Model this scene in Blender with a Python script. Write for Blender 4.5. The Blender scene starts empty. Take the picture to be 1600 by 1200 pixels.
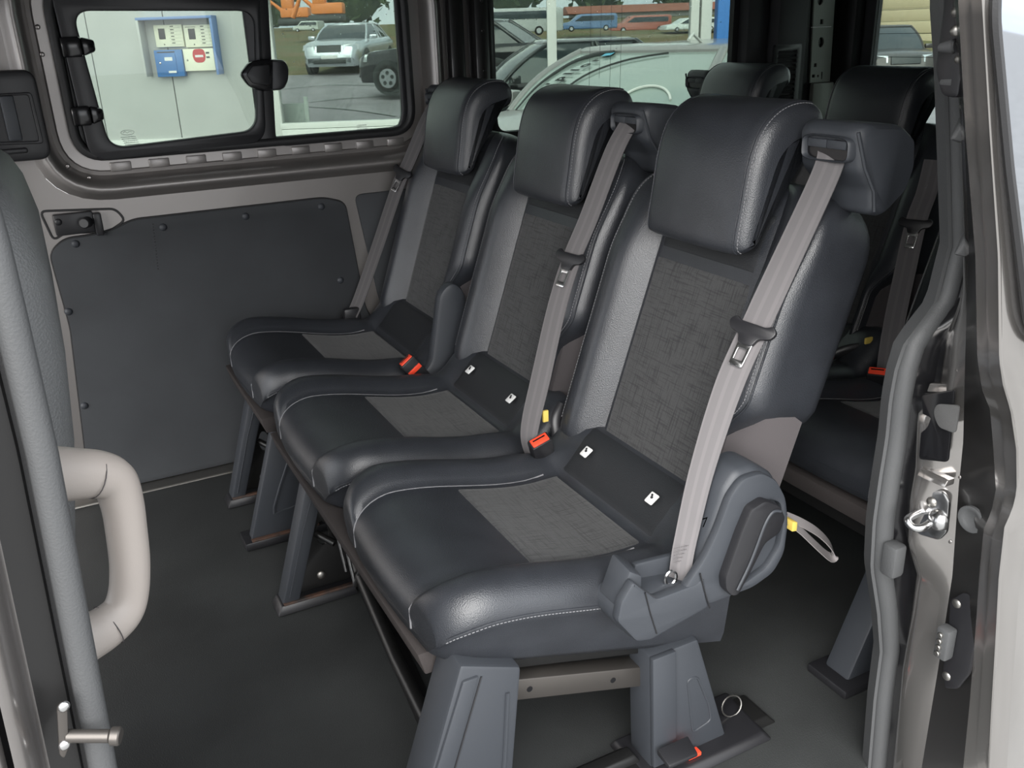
import bpy, bmesh, math, random
import numpy as np
from mathutils import Vector, Matrix
random.seed(7)
S = bpy.context.scene
COL = S.collection
# ------------------------------------------------------------------ camera
YAW, PIT, ROL, FPX = math.radians(26.7), math.radians(21.5), math.radians(2.0), 1405.0
CAM = np.array([0.0, 0.0, 1.2])
_f = np.array([math.sin(YAW)*math.cos(PIT), math.cos(YAW)*math.cos(PIT), -math.sin(PIT)])
_r = np.array([math.cos(YAW), -math.sin(YAW), 0.0])
_d = np.cross(_f, _r)
_c, _s = math.cos(ROL), math.sin(ROL)
RM = np.stack([_c*_r + _s*_d, -_s*_r + _c*_d, _f])
cam = bpy.data.cameras.new('camera'); cam.lens = 36.0*FPX/1600.0; cam.sensor_width = 36.0
cam.clip_start = 0.02; cam.clip_end = 400
co = bpy.data.objects.new('camera', cam); COL.objects.link(co)
mw = Matrix.Identity(4)
for i in range(3):
    mw[i][0] = RM[0][i]; mw[i][1] = -RM[1][i]; mw[i][2] = -RM[2][i]; mw[i][3] = CAM[i]
co.matrix_world = mw
S.camera = co
# ------------------------------------------------------------------ world, exposure
wd = bpy.data.worlds.new('overcast'); S.world = wd; wd.use_nodes = True
wn = wd.node_tree.nodes; wl = wd.node_tree.links
bgn = wn['Background']; bgn.inputs[1].default_value = 1.35
tcw = wn.new('ShaderNodeTexCoord'); mpw = wn.new('ShaderNodeMapping'); mpw.inputs['Scale'].default_value = (1.2, 1.2, 3.5)
nzw = wn.new('ShaderNodeTexNoise'); nzw.inputs['Scale'].default_value = 1.6; nzw.inputs['Detail'].default_value = 5
rpw = wn.new('ShaderNodeValToRGB')
rpw.color_ramp.elements[0].position = .38; rpw.color_ramp.elements[0].color = (.62, .68, .76, 1)
rpw.color_ramp.elements[1].position = .62; rpw.color_ramp.elements[1].color = (1, 1, 1, 1)
wl.new(tcw.outputs['Generated'], mpw.inputs[0]); wl.new(mpw.outputs[0], nzw.inputs['Vector'])
wl.new(nzw.outputs['Fac'], rpw.inputs[0]); wl.new(rpw.outputs[0], bgn.inputs[0])
sun = bpy.data.lights.new('sun', 'SUN'); sun.energy = 3.0; sun.angle = math.radians(60); sun.color = (1, .97, .93)
so = bpy.data.objects.new('sun', sun); COL.objects.link(so); so.rotation_euler = (math.radians(57), 0, math.radians(-33))
S.view_settings.view_transform = 'Standard'; S.view_settings.look = 'None'
S.view_settings.exposure = 1.2; S.view_settings.gamma = 1.0; S.view_settings.use_curve_mapping = False

# ------------------------------------------------------------------ pixel to point on a known plane
def W(x, y, **k):
    d = RM.T @ np.array([(x-800)/FPX, (y-600)/FPX, 1.0])
    a, v = list(k.items())[0]; i = 'XYZ'.index(a)
    return Vector(CAM + d*((v-CAM[i])/d[i]))
FH = np.array([math.sin(YAW), math.cos(YAW), 0.0])
def LX(x, y, D):            # outside frame: (right, depth, up)
    d = RM.T @ np.array([(x-800)/FPX, (y-600)/FPX, 1.0])
    t = D/(d @ FH)
    return Vector((t*(d @ _r), D, CAM[2]+t*d[2]))

# ------------------------------------------------------------------ materials
def mat(name, col, rough=.5, metal=0.0, bump=0, bscale=400, var=0, vscale=8, kind='noise', spec=.5, coat=0, col2=None, stretch=None, sheen=0):
    m = bpy.data.materials.new(name); m.use_nodes = True
    n = m.node_tree.nodes; l = m.node_tree.links; p = n['Principled BSDF']
    p.inputs['Base Color'].default_value = (*col, 1); p.inputs['Roughness'].default_value = rough
    p.inputs['Metallic'].default_value = metal; p.inputs['Specular IOR Level'].default_value = spec
    p.inputs['Coat Weight'].default_value = coat; p.inputs['Coat Roughness'].default_value = .08
    p.inputs['Sheen Weight'].default_value = sheen
    tc = n.new('ShaderNodeTexCoord'); src = tc.outputs['Object']
    if stretch:
        mp = n.new('ShaderNodeMapping'); mp.inputs['Scale'].default_value = stretch
        l.new(src, mp.inputs[0]); src = mp.outputs[0]
    if var or col2:
        nz = n.new('ShaderNodeTexNoise'); nz.inputs['Scale'].default_value = vscale; nz.inputs['Detail'].default_value = 4
        l.new(src, nz.inputs['Vector'])
        rp = n.new('ShaderNodeValToRGB'); c2 = col2 or tuple(min(1, c*(1+var)) for c in col)
        c1 = col if col2 else tuple(c*(1-var) for c in col)
        rp.color_ramp.elements[0].color = (*c1, 1); rp.color_ramp.elements[1].color = (*c2, 1)
        rp.color_ramp.elements[0].position = .35; rp.color_ramp.elements[1].position = .65
        l.new(nz.outputs['Fac'], rp.inputs[0]); l.new(rp.outputs[0], p.inputs['Base Color'])
    if bump:
        if kind == 'grain':
            b = n.new('ShaderNodeTexVoronoi'); b.inputs['Scale'].default_value = bscale; out = b.outputs['Distance']
        else:
            b = n.new('ShaderNodeTexNoise'); b.inputs['Scale'].default_value = bscale; b.inputs['Detail'].default_value = 2; out = b.outputs['Fac']
        l.new(src, b.inputs['Vector'])
        bp = n.new('ShaderNodeBump'); bp.inputs['Strength'].default_value = bump; bp.inputs['Distance'].default_value = .001
        l.new(out, bp.inputs['Height']); l.new(bp.outputs[0], p.inputs['Normal'])
    return m
def fabric_mat(name, base, line):
    m = mat(name, base, .9, spec=.2, sheen=.15); n = m.node_tree.nodes; l = m.node_tree.links; p = n['Principled BSDF']
    tc = n.new('ShaderNodeTexCoord')
    cur = None
    for sc, wgt in (((22, 480, 22), .62), ((380, 20, 380), .5), ((700, 1300, 1300), .5)):
        mp = n.new('ShaderNodeMapping'); mp.inputs['Scale'].default_value = sc; l.new(tc.outputs['Object'], mp.inputs[0])
        nz = n.new('ShaderNodeTexNoise'); nz.inputs['Scale'].default_value = 1; nz.inputs['Detail'].default_value = 1; l.new(mp.outputs[0], nz.inputs['Vector'])
        rp = n.new('ShaderNodeValToRGB'); rp.color_ramp.elements[0].position = .32; rp.color_ramp.elements[1].position = .48
        rp.color_ramp.elements[0].color = (*([1-wgt]*3), 1); rp.color_ramp.elements[1].color = (1, 1, 1, 1)
        l.new(nz.outputs['Fac'], rp.inputs[0])
        if cur is None: cur = rp.outputs[0]
        else:
            mx = n.new('ShaderNodeMixRGB'); mx.blend_type = 'MULTIPLY'; mx.inputs[0].default_value = 1
            l.new(cur, mx.inputs[1]); l.new(rp.outputs[0], mx.inputs[2]); cur = mx.outputs[0]
    mx = n.new('ShaderNodeMixRGB'); mx.inputs[1].default_value = (*line, 1); mx.inputs[2].default_value = (*base, 1)
    l.new(cur, mx.inputs[0]); l.new(mx.outputs[0], p.inputs['Base Color'])
    bp = n.new('ShaderNodeBump'); bp.inputs['Strength'].default_value = .4; bp.inputs['Distance'].default_value = .0006
    l.new(cur, bp.inputs['Height']); l.new(bp.outputs[0], p.inputs['Normal'])
    return m
def webbing_mat(name, base, dark):
    m = mat(name, base, .75, spec=.25); n = m.node_tree.nodes; l = m.node_tree.links; p = n['Principled BSDF']
    uv = n.new('ShaderNodeUVMap'); sp = n.new('ShaderNodeSeparateXYZ'); l.new(uv.outputs[0], sp.inputs[0])
    mm = n.new('ShaderNodeMath'); mm.operation = 'MULTIPLY'; mm.inputs[1].default_value = 2*math.pi*2.5; l.new(sp.outputs[0], mm.inputs[0])
    sn = n.new('ShaderNodeMath'); sn.operation = 'COSINE'; l.new(mm.outputs[0], sn.inputs[0])
    rp = n.new('ShaderNodeValToRGB'); rp.color_ramp.elements[0].position = .3; rp.color_ramp.elements[1].position = .7
    rp.color_ramp.elements[0].color = (*dark, 1); rp.color_ramp.elements[1].color = (*base, 1)
    l.new(sn.outputs[0], rp.inputs[0]); l.new(rp.outputs[0], p.inputs['Base Color'])
    wv = n.new('ShaderNodeTexWave'); wv.inputs['Scale'].default_value = 60; wv.bands_direction = 'Y'; wv.inputs['Distortion'].default_value = 2
    l.new(uv.outputs[0], wv.inputs['Vector'])
    bp = n.new('ShaderNodeBump'); bp.inputs['Strength'].default_value = .25; bp.inputs['Distance'].default_value = .0006
    l.new(wv.outputs[0], bp.inputs['Height']); l.new(bp.outputs[0], p.inputs['Normal'])
    return m
def glass_mat(name, tint, fac=.9, rough=0.0):
    m = bpy.data.materials.new(name); m.use_nodes = True; n = m.node_tree.nodes; l = m.node_tree.links
    n.remove(n['Principled BSDF']); o = n['Material Output']
    t = n.new('ShaderNodeBsdfTransparent'); t.inputs[0].default_value = (*tint, 1)
    g = n.new('ShaderNodeBsdfGlossy'); g.inputs['Roughness'].default_value = rough
    fr = n.new('ShaderNodeFresnel'); fr.inputs[0].default_value = 1.45
    mx = n.new('ShaderNodeMixShader'); l.new(fr.outputs[0], mx.inputs[0]); l.new(t.outputs[0], mx.inputs[1]); l.new(g.outputs[0], mx.inputs[2])
    l.new(mx.outputs[0], o.inputs[0])
    return m
M = {}
M['leather'] = mat('leather', (.026, .0285, .034), .36, spec=.7, bump=.32, bscale=620, kind='grain', var=.12, vscale=14)
M['leather_dark'] = mat('leather_dark', (.016, .0175, .020), .5, bump=.3, bscale=620, kind='grain')
M['fabric'] = fabric_mat('woven_fabric', (.058, .059, .060), (.020, .020, .022))
M['side_cloth'] = mat('side_cloth', (.075, .068, .070), .9, bump=.3, bscale=900, spec=.2)
M['strip'] = mat('felt_strip', (.052, .046, .045), .95, bump=.6, bscale=700, spec=.1)
M['stitch'] = mat('stitch', (.22, .22, .23), .8)
M['piping_highlight'] = mat('piping_highlight', (.20, .20, .21), .5)  # bright highlight along the cushion seam, put into a lighter grey
M['plastic'] = mat('charcoal_plastic', (.034, .038, .045), .5, bump=.22, bscale=900)
M['plastic_black'] = mat('black_plastic', (.014, .014, .016), .38, bump=.1, bscale=800)
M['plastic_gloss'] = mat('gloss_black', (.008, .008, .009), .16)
M['steel_black'] = mat('black_steel', (.012, .012, .012), .35, metal=.2)
M['steel'] = mat('bright_steel', (.62, .62, .62), .22, metal=1)
M['steel_brown'] = mat('brown_steel', (.10, .092, .085), .4, metal=.7)
M['steel_dull'] = mat('dull_steel', (.33, .32, .30), .4, metal=1)
M['rust'] = mat('rusty_steel', (.018, .015, .014), .7, col2=(.075, .036, .022), vscale=45)
M['webbing'] = webbing_mat('belt_webbing', (.155, .146, .149), (.135, .128, .131))
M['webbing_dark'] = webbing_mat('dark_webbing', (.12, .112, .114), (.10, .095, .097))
M['red'] = mat('red_button', (.85, .07, .03), .35)
M['white'] = mat('white_tag', (.75, .75, .74), .5)
M['yellow'] = mat('yellow_thread', (.75, .55, .12), .6)
M['loop'] = mat('grey_strap', (.30, .28, .28), .8, bump=.4, bscale=900)
M['floor'] = mat('rubber_floor', (.034, .036, .036), .5, bump=.55, bscale=420, var=.25, vscale=3)
M['paint'] = mat('metallic_paint', (.29, .272, .262), .26, metal=.8, coat=.7, bump=.02, bscale=2500)
M['paint_inner'] = mat('inner_paint', (.29, .272, .262), .40, metal=.7, coat=.35, bump=.02, bscale=2500)
M['paint_outer'] = mat('outer_paint', (.34, .325, .312), .17, metal=.85, coat=.8)
M['paint_shaded'] = mat('shaded_paint', (.014, .0135, .0135), .38, metal=.2, coat=.15)  # body paint darkened: shade and dark reflections put into the colour
M['panel'] = mat('hardboard_panel', (.040, .043, .047), .70, bump=.3, bscale=700, var=.1, vscale=5, spec=.35)
M['rubber'] = mat('rubber_seal', (.066, .068, .070), .55, bump=.35, bscale=500, spec=.4)
M['rubber_black'] = mat('black_rubber', (.016, .016, .017), .5, bump=.15, bscale=500)
M['trim'] = mat('dark_trim', (.028, .028, .030), .65, bump=.2, bscale=800)
M['trim_metal'] = mat('grey_green_metal', (.20, .21, .19), .45, metal=.3)
M['headliner'] = mat('headliner', (.16, .16, .155), .95, bump=.3, bscale=500)
M['beige'] = mat('beige_plastic', (.29, .26, .238), .45, bump=.08, bscale=1200)
M['carpet'] = mat('grey_carpet', (.075, .075, .075), .95, bump=.8, bscale=900)
M['glass'] = glass_mat('tinted_glass', (.52, .565, .53))
M['glass_dark'] = glass_mat('privacy_glass', (.62, .68, .65))
M['mirror_glass'] = mat('reflective_window_glass', (.40, .42, .45), .04, metal=.9)

# ------------------------------------------------------------------ mesh helpers (each returns a mesh)
def mesh_from(verts, faces, smooth=True, sharp=40):
    me = bpy.data.meshes.new('m'); me.from_pydata([tuple(v) for v in verts], [], faces); me.validate()
    bm = bmesh.new(); bm.from_mesh(me); bmesh.ops.recalc_face_normals(bm, faces=bm.faces); bm.to_mesh(me); bm.free()
    if smooth:
        me.shade_smooth(); me.set_sharp_from_angle(angle=math.radians(sharp))
    return me
def loft(rings, cap=True, closed=True, sharp=50, loop=False):
    n = len(rings[0]); V = [p for r in rings for p in r]; F = []
    m = len(rings)
    for i in range(m if loop else m-1):
        a = i*n; b = ((i+1) % m)*n
        for j in range(n if closed else n-1):
            k = (j+1) % n
            F.append((a+j, a+k, b+k, b+j))
    if cap and closed and not loop:
        F.append(tuple(range(n-1, -1, -1))); F.append(tuple(range((m-1)*n, m*n)))
    return mesh_from(V, F, sharp=sharp)
def spline(pts, n=8, closed=False):
    P = [Vector(p) for p in pts]; out = []; m = len(P)
    for i in range(m if closed else m-1):
        g = (lambda k: P[k % m]) if closed else (lambda k: P[max(0, min(m-1, k))])
        a, b, c, d = g(i-1), g(i), g(i+1), g(i+2)
        for q in range(n):
            t = q/n
            out.append(.5*((2*b)+(c-a)*t+(2*a-5*b+4*c-d)*t*t+(3*b-a-3*c+d)*t**3))
    if not closed: out.append(P[-1])
    return out
def tube(path, rad, seg=8, closed=False, cap=True, flat=1.0, up=None):
    P = [Vector(p) for p in path]; n = len(P); rings = []; prev = None
    for i, p in enumerate(P):
        if closed: t = P[(i+1) % n]-P[i-1]
        else: t = P[min(n-1, i+1)]-P[max(0, i-1)]
        t.normalize()
        if prev is None:
            u = Vector(up) if up else (Vector((0, 0, 1)) if abs(t.z) < .9 else Vector((1, 0, 0)))
        else: u = prev
        u = (u-t*u.dot(t)).normalized(); v = t.cross(u); prev = u
        r = rad(i/(n-1)) if callable(rad) else rad
        rings.append([p+u*(r*math.cos(a))+v*(r*flat*math.sin(a)) for a in [2*math.pi*k/seg for k in range(seg)]])
    return loft(rings, cap=cap, loop=closed)
def box(lo, hi, bev=.0, seg=2):
    bm = bmesh.new(); bmesh.ops.create_cube(bm, size=1)
    for v in bm.verts:
        v.co = Vector([lo[i] if v.co[i] < 0 else hi[i] for i in range(3)])
    if bev: bmesh.ops.bevel(bm, geom=bm.edges[:], offset=bev, segments=seg, affect='EDGES', profile=.5)
    me = bpy.data.meshes.new('m'); bm.to_mesh(me); bm.free(); me.shade_smooth(); me.set_sharp_from_angle(angle=math.radians(35)); return me
def hull(pts8, bev=.0, seg=2):      # box from 8 corners: bottom loop 4, top loop 4
    bm = bmesh.new(); v = [bm.verts.new(p) for p in pts8]
    for f in ((3, 2, 1, 0), (4, 5, 6, 7), (0, 1, 5, 4), (1, 2, 6, 5), (2, 3, 7, 6), (3, 0, 4, 7)): bm.faces.new([v[i] for i in f])
    bmesh.ops.recalc_face_normals(bm, faces=bm.faces)
    if bev: bmesh.ops.bevel(bm, geom=bm.edges[:], offset=bev, segments=seg, affect='EDGES', profile=.5)
    me = bpy.data.meshes.new('m'); bm.to_mesh(me); bm.free(); me.shade_smooth(); me.set_sharp_from_angle(angle=math.radians(35)); return me
def rounded(pts, r, n=6):
    out = []; m = len(pts)
    for i in range(m):
        p = Vector(pts[i][:2]); a = Vector(pts[i-1][:2]); b = Vector(pts[(i+1) % m][:2])
        rr = pts[i][2] if len(pts[i]) > 2 else r
        u = (a-p); v = (b-p); d = min(rr, u.length*.49, v.length*.49)
        if d < 1e-5: out.append(p); continue
        s = p+u.normalized()*d; e = p+v.normalized()*d
        for k in range(n+1):
            t = k/n; out.append(s*(1-t)**2+p*2*t*(1-t)+e*t*t)
    return out
def plate(loops, fn, th, bev=.0):
    """2D outline with holes, thickness th along local z (0..th), mapped by fn(x,y,z)."""
    cu = bpy.data.curves.new('c', 'CURVE'); cu.dimensions = '2D'; cu.fill_mode = 'BOTH'
    cu.extrude = th/2-bev if bev else th/2; cu.bevel_depth = bev; cu.bevel_resolution = 1
    if bev: cu.offset = -bev
    for L in loops:
        s = cu.splines.new('POLY'); s.points.add(len(L)-1); s.use_cyclic_u = True
        for q, p in zip(s.points, L): q.co = (p[0], p[1], 0, 1)
    o = bpy.data.objects.new('tmp', cu); COL.objects.link(o)
    dg = bpy.context.evaluated_depsgraph_get(); me = bpy.data.meshes.new_from_object(o.evaluated_get(dg))
    bpy.data.objects.remove(o); bpy.data.curves.remove(cu)
    for v in me.vertices: v.co = fn(v.co.x, v.co.y, v.co.z+th/2)
    bm = bmesh.new(); bm.from_mesh(me); bmesh.ops.remove_doubles(bm, verts=bm.verts, dist=1e-5)
    bmesh.ops.recalc_face_normals(bm, faces=bm.faces); bm.to_mesh(me); bm.free()
    me.shade_smooth(); me.set_sharp_from_angle(angle=math.radians(30))
    me.materials.clear()
    return me
def XZ(Y):                  # plate facing -Y, front face at Y
    return lambda x, y, z: Vector((x, Y+z, y))
def join(meshes):
    bm = bmesh.new()
    for m in meshes: bm.from_mesh(m)
    me = bpy.data.meshes.new('m'); bm.to_mesh(me); bm.free(); me.set_sharp_from_angle(angle=math.radians(40)); return me
def cyl(p0, p1, r, seg=16, r2=None, bev=0):
    p0 = Vector(p0); p1 = Vector(p1); t = (p1-p0); L = t.length; t.normalize()
    u = t.orthogonal().normalized(); v = t.cross(u); r2 = r if r2 is None else r2
    st = [(0, r-bev), (bev, r), (L-bev, r2), (L, r2-bev)] if bev else [(0, r), (L, r2)]
    return loft([[p0+t*h+(u*math.cos(2*math.pi*k/seg)+v*math.sin(2*math.pi*k/seg))*q for k in range(seg)] for h, q in st], sharp=35)
def dome(p, n, r, h, seg=14):
    p = Vector(p); n = Vector(n).normalized(); u = n.orthogonal().normalized(); v = n.cross(u)
    return loft([[p+n*(h*math.sin(a))+(u*math.cos(2*math.pi*k/seg)+v*math.sin(2*math.pi*k/seg))*(r*math.cos(a)) for k in range(seg)] for a in (0, .35, .75, 1.15, 1.5)], sharp=70)
def dashes(path, step=.006, ln=.0038, r=.0007):
    P = [Vector(p) for p in path]; acc = 0; ms = []; V = []; F = []
    for a, b in zip(P, P[1:]):
        L = (b-a).length
        if L < 1e-6: continue
        t = (b-a)/L; u = t.orthogonal().normalized(); v = t.cross(u); x = (-acc) % step
        while x < L:
            c = a+t*x; o = len(V)
            for e in (-ln/2, ln/2):
                for k in range(4): V.append(c+t*e+(u*math.cos(k*math.pi/2)+v*math.sin(k*math.pi/2))*r)
            for k in range(4): F.append((o+k, o+(k+1) % 4, o+4+(k+1) % 4, o+4+k))
            F += [(o+3, o+2, o+1, o), (o+4, o+5, o+6, o+7)]
            x += step
        acc += L
    return mesh_from(V, F, smooth=False)
def ribbon(path, wdir, width, th=.0016, nu=7, crown=0.0):
    """flat webbing along path; wdir(t)->width vector, width(t)"""
    P = [Vector(p) for p in path]; n = len(P); rings = []; uv = []
    for i, p in enumerate(P):
        t = (P[min(n-1, i+1)]-P[max(0, i-1)]).normalized(); s = i/(n-1)
        w = Vector(wdir(s) if callable(wdir) else wdir); w = (w-t*w.dot(t)).normalized(); nn = t.cross(w)
        ww = width(s) if callable(width) else width
        top = [p+w*(ww*(k/(nu-1)-.5))+nn*(th/2+crown*(1-(2*k/(nu-1)-1)**2)) for k in range(nu)]
        bot = [p+w*(ww*(k/(nu-1)-.5))+nn*(-th/2+crown*(1-(2*k/(nu-1)-1)**2)) for k in range(nu-1, -1, -1)]
        rings.append(top+bot)
    me = loft(rings)
    ul = me.uv_layers.new(name='UVMap'); R = 2*nu
    L = [0]
    for a, b in zip(P, P[1:]): L.append(L[-1]+(b-a).length)
    for lp in me.loops:
        vi = lp.vertex_index; r, c = divmod(vi, R); c = c if c < nu else 2*nu-1-c
        ul.data[lp.index].uv = (c/(nu-1), L[min(r, n-1)]*10)
    return me
# ------------------------------------------------------------------ object helpers
def empty(name, loc, label, cat, group=None, rz=0):
    o = bpy.data.objects.new(name, None); o.empty_display_size = .1; COL.objects.link(o); o.location = loc; o.rotation_euler = (0, 0, rz)
    o['label'] = label; o['category'] = cat
    if group: o['group'] = group
    return o
def part(name, me, m, parent, loc=(0, 0, 0), label=None, kind=None):
    if me.users and me.materials: pass
    elif not me.materials: me.materials.append(M[m])
    o = bpy.data.objects.new(name, me); COL.objects.link(o)
    if parent is not None:
        o.parent = parent
        off = Vector(parent.location) if parent.type == 'EMPTY' else Vector((0, 0, 0))
        o.location = Vector(loc)-off
    else: o.location = loc
    if label: o['label'] = label
    if kind: o['kind'] = kind
    return o
def parts(name, ms, m, parent):
    for me in ms: part(name, me, m, parent)
def solo(name, me, m, label, cat, group=None, loc=(0, 0, 0)):
    o = part(name, me, m, None, loc); o['label'] = label; o['category'] = cat
    if group: o['group'] = group
    return o
def struct(name, me, m, label=None):
    o = part(name, me, m, None); o['kind'] = 'structure'
    if label: o['label'] = label
    return o
def sm(a, b, x):
    t = max(0.0, min(1.0, (x-a)/(b-a))); return t*t*(3-2*t)

# ================================================================== the van's shell
WY = 2.58                    # inner face of the far side wall
# floor
fl = [(-1.6, .66), (.86, .66), (1.0, .72), (1.02, .80), (2.7, .80), (2.7, WY+.03), (-1.6, WY+.03)]
struct('floor', plate([fl], lambda x, y, z: Vector((x, y, z-.03)), .03, .004), 'floor', 'black textured rubber van floor')
def P2(pts, Y=WY): return [(q.x, q.z) for q in (W(px, py, Y=Y) for px, py in pts)]
# ---- far side wall: metal sheet with the two window openings
def rrect(x0, x1, z0, z1, r, n=8): return rounded([(x0, z0), (x1, z0), (x1, z1), (x0, z1)], r, n)
win1 = (.085, 1.005, .925, 1.345)
win3 = (1.265, 2.19, .895, 1.345)
def off(w, d): return (w[0]-d, w[1]+d, w[2]-d, w[3]+d)
wall = plate([[(-1.6, -.02), (2.72, -.02), (2.72, 1.45), (-1.6, 1.45)], rrect(*off(win1, .10), .16), rrect(*off(win3, .03), .08)], XZ(WY), .02)
WL = struct('wall_left', wall, 'paint_inner', 'bare metallic grey inner side wall of the van')
# pressed metal surround of the first window: stepped rings, each (offset, depth)
def ringframe(w, r0, prof, n=8):
    rings = []
    for d, y in prof:
        L = rounded([(w[0]-d, w[2]-d), (w[1]+d, w[2]-d), (w[1]+d, w[3]+d), (w[0]-d, w[3]+d)], max(.01, (r0+d)*1.0), n)
        rings.append([Vector((p[0], y, p[1])) for p in L])
    return loft(rings, cap=False, sharp=55)
part('window_surround', ringframe(win1, .075, [(.002, WY+.03), (.004, WY+.012), (.030, WY+.010), (.034, WY+.020), (.044, WY+.022), (.050, WY+.008), (.056, WY-.012), (.064, WY-.026), (.072, WY-.032), (.080, WY-.031), (.088, WY-.024), (.096, WY-.010), (.104, WY-.001)]), 'paint_inner', WL)
for k in range(9):
    x = .16+k*.095
    part('flange_notch', box((x, WY+.0065, .890+.001*(k % 3)), (x+.052, WY+.016, .914), .003), 'paint_inner', WL)
for (px, py) in ((59, 42), (66, 85), (72, 275), (106, 260), (140, 278), (184, 283)):
    q = W(px, py, Y=WY); part('spot_weld', dome((q.x, WY+.001, q.z), (0, -1, 0), .006, .002, 10), 'paint', WL)
# lower trim panel of black board
pan = P2([(72, 455), (76, 392), (98, 374), (150, 368), (182, 358), (205, 345), (520, 307), (536, 318), (556, 470), (566, 560), (566, 740), (206, 765), (150, 770)])
pan[0] = (-.06, pan[0][1])
zf = .012
pan = [(-.055, zf), (-.012, .50)] + P2([(78, 395)]) + P2([(100, 373), (150, 366), (180, 357), (207, 343)]) + P2([(505, 309), (538, 316)]) + [(.80, .42), (.90, .2), (.93, zf)]
pan_r = rounded([(p[0], p[1]) for p in pan], .022, 5)
PN = part('trim_panel', plate([pan_r], XZ(WY-.010), .012, .002), 'panel', WL, label='black hardboard lower wall panel')
loopb = [Vector((p.x, WY-.002, p.y)) for p in pan_r]
part('panel_edge', tube(loopb, .0035, 6, closed=True), 'rubber_black', PN)
for (px, py) in ((118, 381), (255, 355), (384, 338), (502, 323), (107, 487), (132, 634), (532, 438)):
    q = W(px, py, Y=WY-.01)
    part('rivet', dome((q.x, WY-.009, q.z), (0, -1, 0), .0105, .0065), 'plastic', PN)
# perforation line in the board
ms = []
q0 = W(239, 350, Y=WY-.01); q1 = W(247, 420, Y=WY-.01)
for k in range(16):
    q = q0.lerp(q1, k/15); ms.append(dome((q.x, WY-.0098, q.z), (0, -1, 0), .0018, .0006, 6))
part('perforation', join(ms), 'plastic_gloss', PN, kind='stuff')
# second board behind the seat
pan2 = P2([(556, 322), (600, 314), (700, 300), (700, 620), (600, 640), (575, 500)])
P2N = part('trim_panel', plate([rounded([(.80, .765), (1.10, .765), (1.16, .70), (1.16, zf), (.97, zf), (.845, .45)], .025, 5)], XZ(WY-.010), .012, .002), 'panel', WL)
# latch bracket in its opening above the board
br = P2([(62, 330), (180, 326), (196, 344), (170, 362), (100, 364), (84, 376)])
part('latch_opening', tube([Vector((p.x, WY-.001, p.y)) for p in rounded(br, .015, 4)], .003, 6, closed=True), 'rubber_black', WL)
def wbox(px0, py0, px1, py1, y0, y1, bev=.004):
    a = W(px0, py0, Y=WY); b = W(px1, py1, Y=WY)
    return box((min(a.x, b.x), y0, min(a.z, b.z)), (max(a.x, b.x), y1, max(a.z, b.z)), bev)
LB = empty('latch_bracket', (.05, WY, .80), 'black plastic latch bracket with a pin, above the wall board', 'bracket')
part('base_plate', wbox(81, 335, 150, 361, WY-.016, WY-.001), 'plastic_black', LB)
q = W(91, 347, Y=WY-.016); part('screw', dome((q.x, WY-.016, q.z), (0, -1, 0), .009, .004), 'plastic_black', LB)
q = W(138, 347, Y=WY-.02); part('pin_boss', cyl((q.x, WY-.012, q.z), (q.x-.012, WY-.045, q.z+.002), .014, 16, bev=.003), 'plastic_black', LB)
part('cover', wbox(143, 332, 163, 365, WY-.024, WY-.002), 'plastic_black', LB)
# black moulded cover on the far pillar, upper left
q = W(0, 115, Y=WY-.06); e = W(80, 250, Y=WY-.06)
PC = empty('pillar_cover', ((q.x+e.x)/2, WY, e.z), 'black moulded plastic cover with a raised bar, left of the side window', 'cover')
x0, x1, z0, z1 = -.16, e.x+.004, e.z+.002, q.z+.006
part('shell', plate([rounded([(x0, z0), (x1, z0), (x1, z1), (x0, z1)], .03, 6)], XZ(WY-.06), .06, .008), 'plastic_black', PC)
part('recess_frame', plate([rounded([(x0+.02, z0+.045), (x1-.012, z0+.038), (x1-.015, z1-.05), (x0+.02, z1-.05)], .01, 4), rounded([(x0+.03, z0+.052), (x1-.02, z0+.045), (x1-.022, z1-.056), (x0+.03, z1-.056)], .008, 4)], XZ(WY-.067), .008, .002), 'plastic_black', PC)
part('raised_bar', box((x1-.085, WY-.076, z0+.05), (x1-.055, WY-.058, z1-.055), .004), 'plastic', PC)
part('lip', box((x0+.03, WY-.072, z0+.02), (x1-.05, WY-.058, z0+.032), .004), 'plastic_black', PC)
# sill trim along the floor
part('sill_strip', hull([Vector(p) for p in ((-.4, WY-.055, .001), (.95, WY-.055, .001), (.95, WY+.0, .001), (-.4, WY+.0, .001), (-.4, WY-.05, .006), (.95, WY-.05, .006), (.95, WY-.001, .012), (-.4, WY-.001, .012))], .0015), 'steel_dull', WL)
# ---- window 1: black frame, opening sash, fixed pane
W1 = struct('window_1', ringframe(win1, .075, [(.004, WY+.010), (.004, WY-.006), (-.006, WY-.012), (-.016, WY-.008), (-.020, WY+.004), (-.020, WY+.02)]), 'rubber_black', 'black rubber framed side window with an opening sash and a fixed pane')
so_ = (.128, .575, .945, 1.36); si_ = (.172, .545, .985, 1.295)
div = .585
a, b, c, d = P2([(172, 231), (400, 203), (396, 17), (113, 17)])
sash_o = rounded([(a[0]-.052, a[1]-.032), (b[0]+.022, b[1]-.034), (c[0]+.022, 1.342), (d[0]-.042, 1.342)], .05, 8)
sash_i = rounded([a, b, c, d], .042, 8)
SA = part('sash', plate([sash_o, sash_i], XZ(WY-.012), .026, .005), 'plastic_black', W1)
part('glass_pane', plate([rounded([a, b, c, d], .03, 6)], XZ(WY+.0), .004), 'glass', W1)
e, f, g, h = P2([(432, 228), (612, 204), (622, -20), (418, -20)])
e = (e[0], e[1]); f = (f[0], e[1]+.004); h = (h[0], 1.325); g = (.972, 1.325); f = (.957, f[1])
fix_i = rounded([(e[0], e[1], .035), (f[0]+.012, f[1], .075), g, h], .035, 8)
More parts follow.
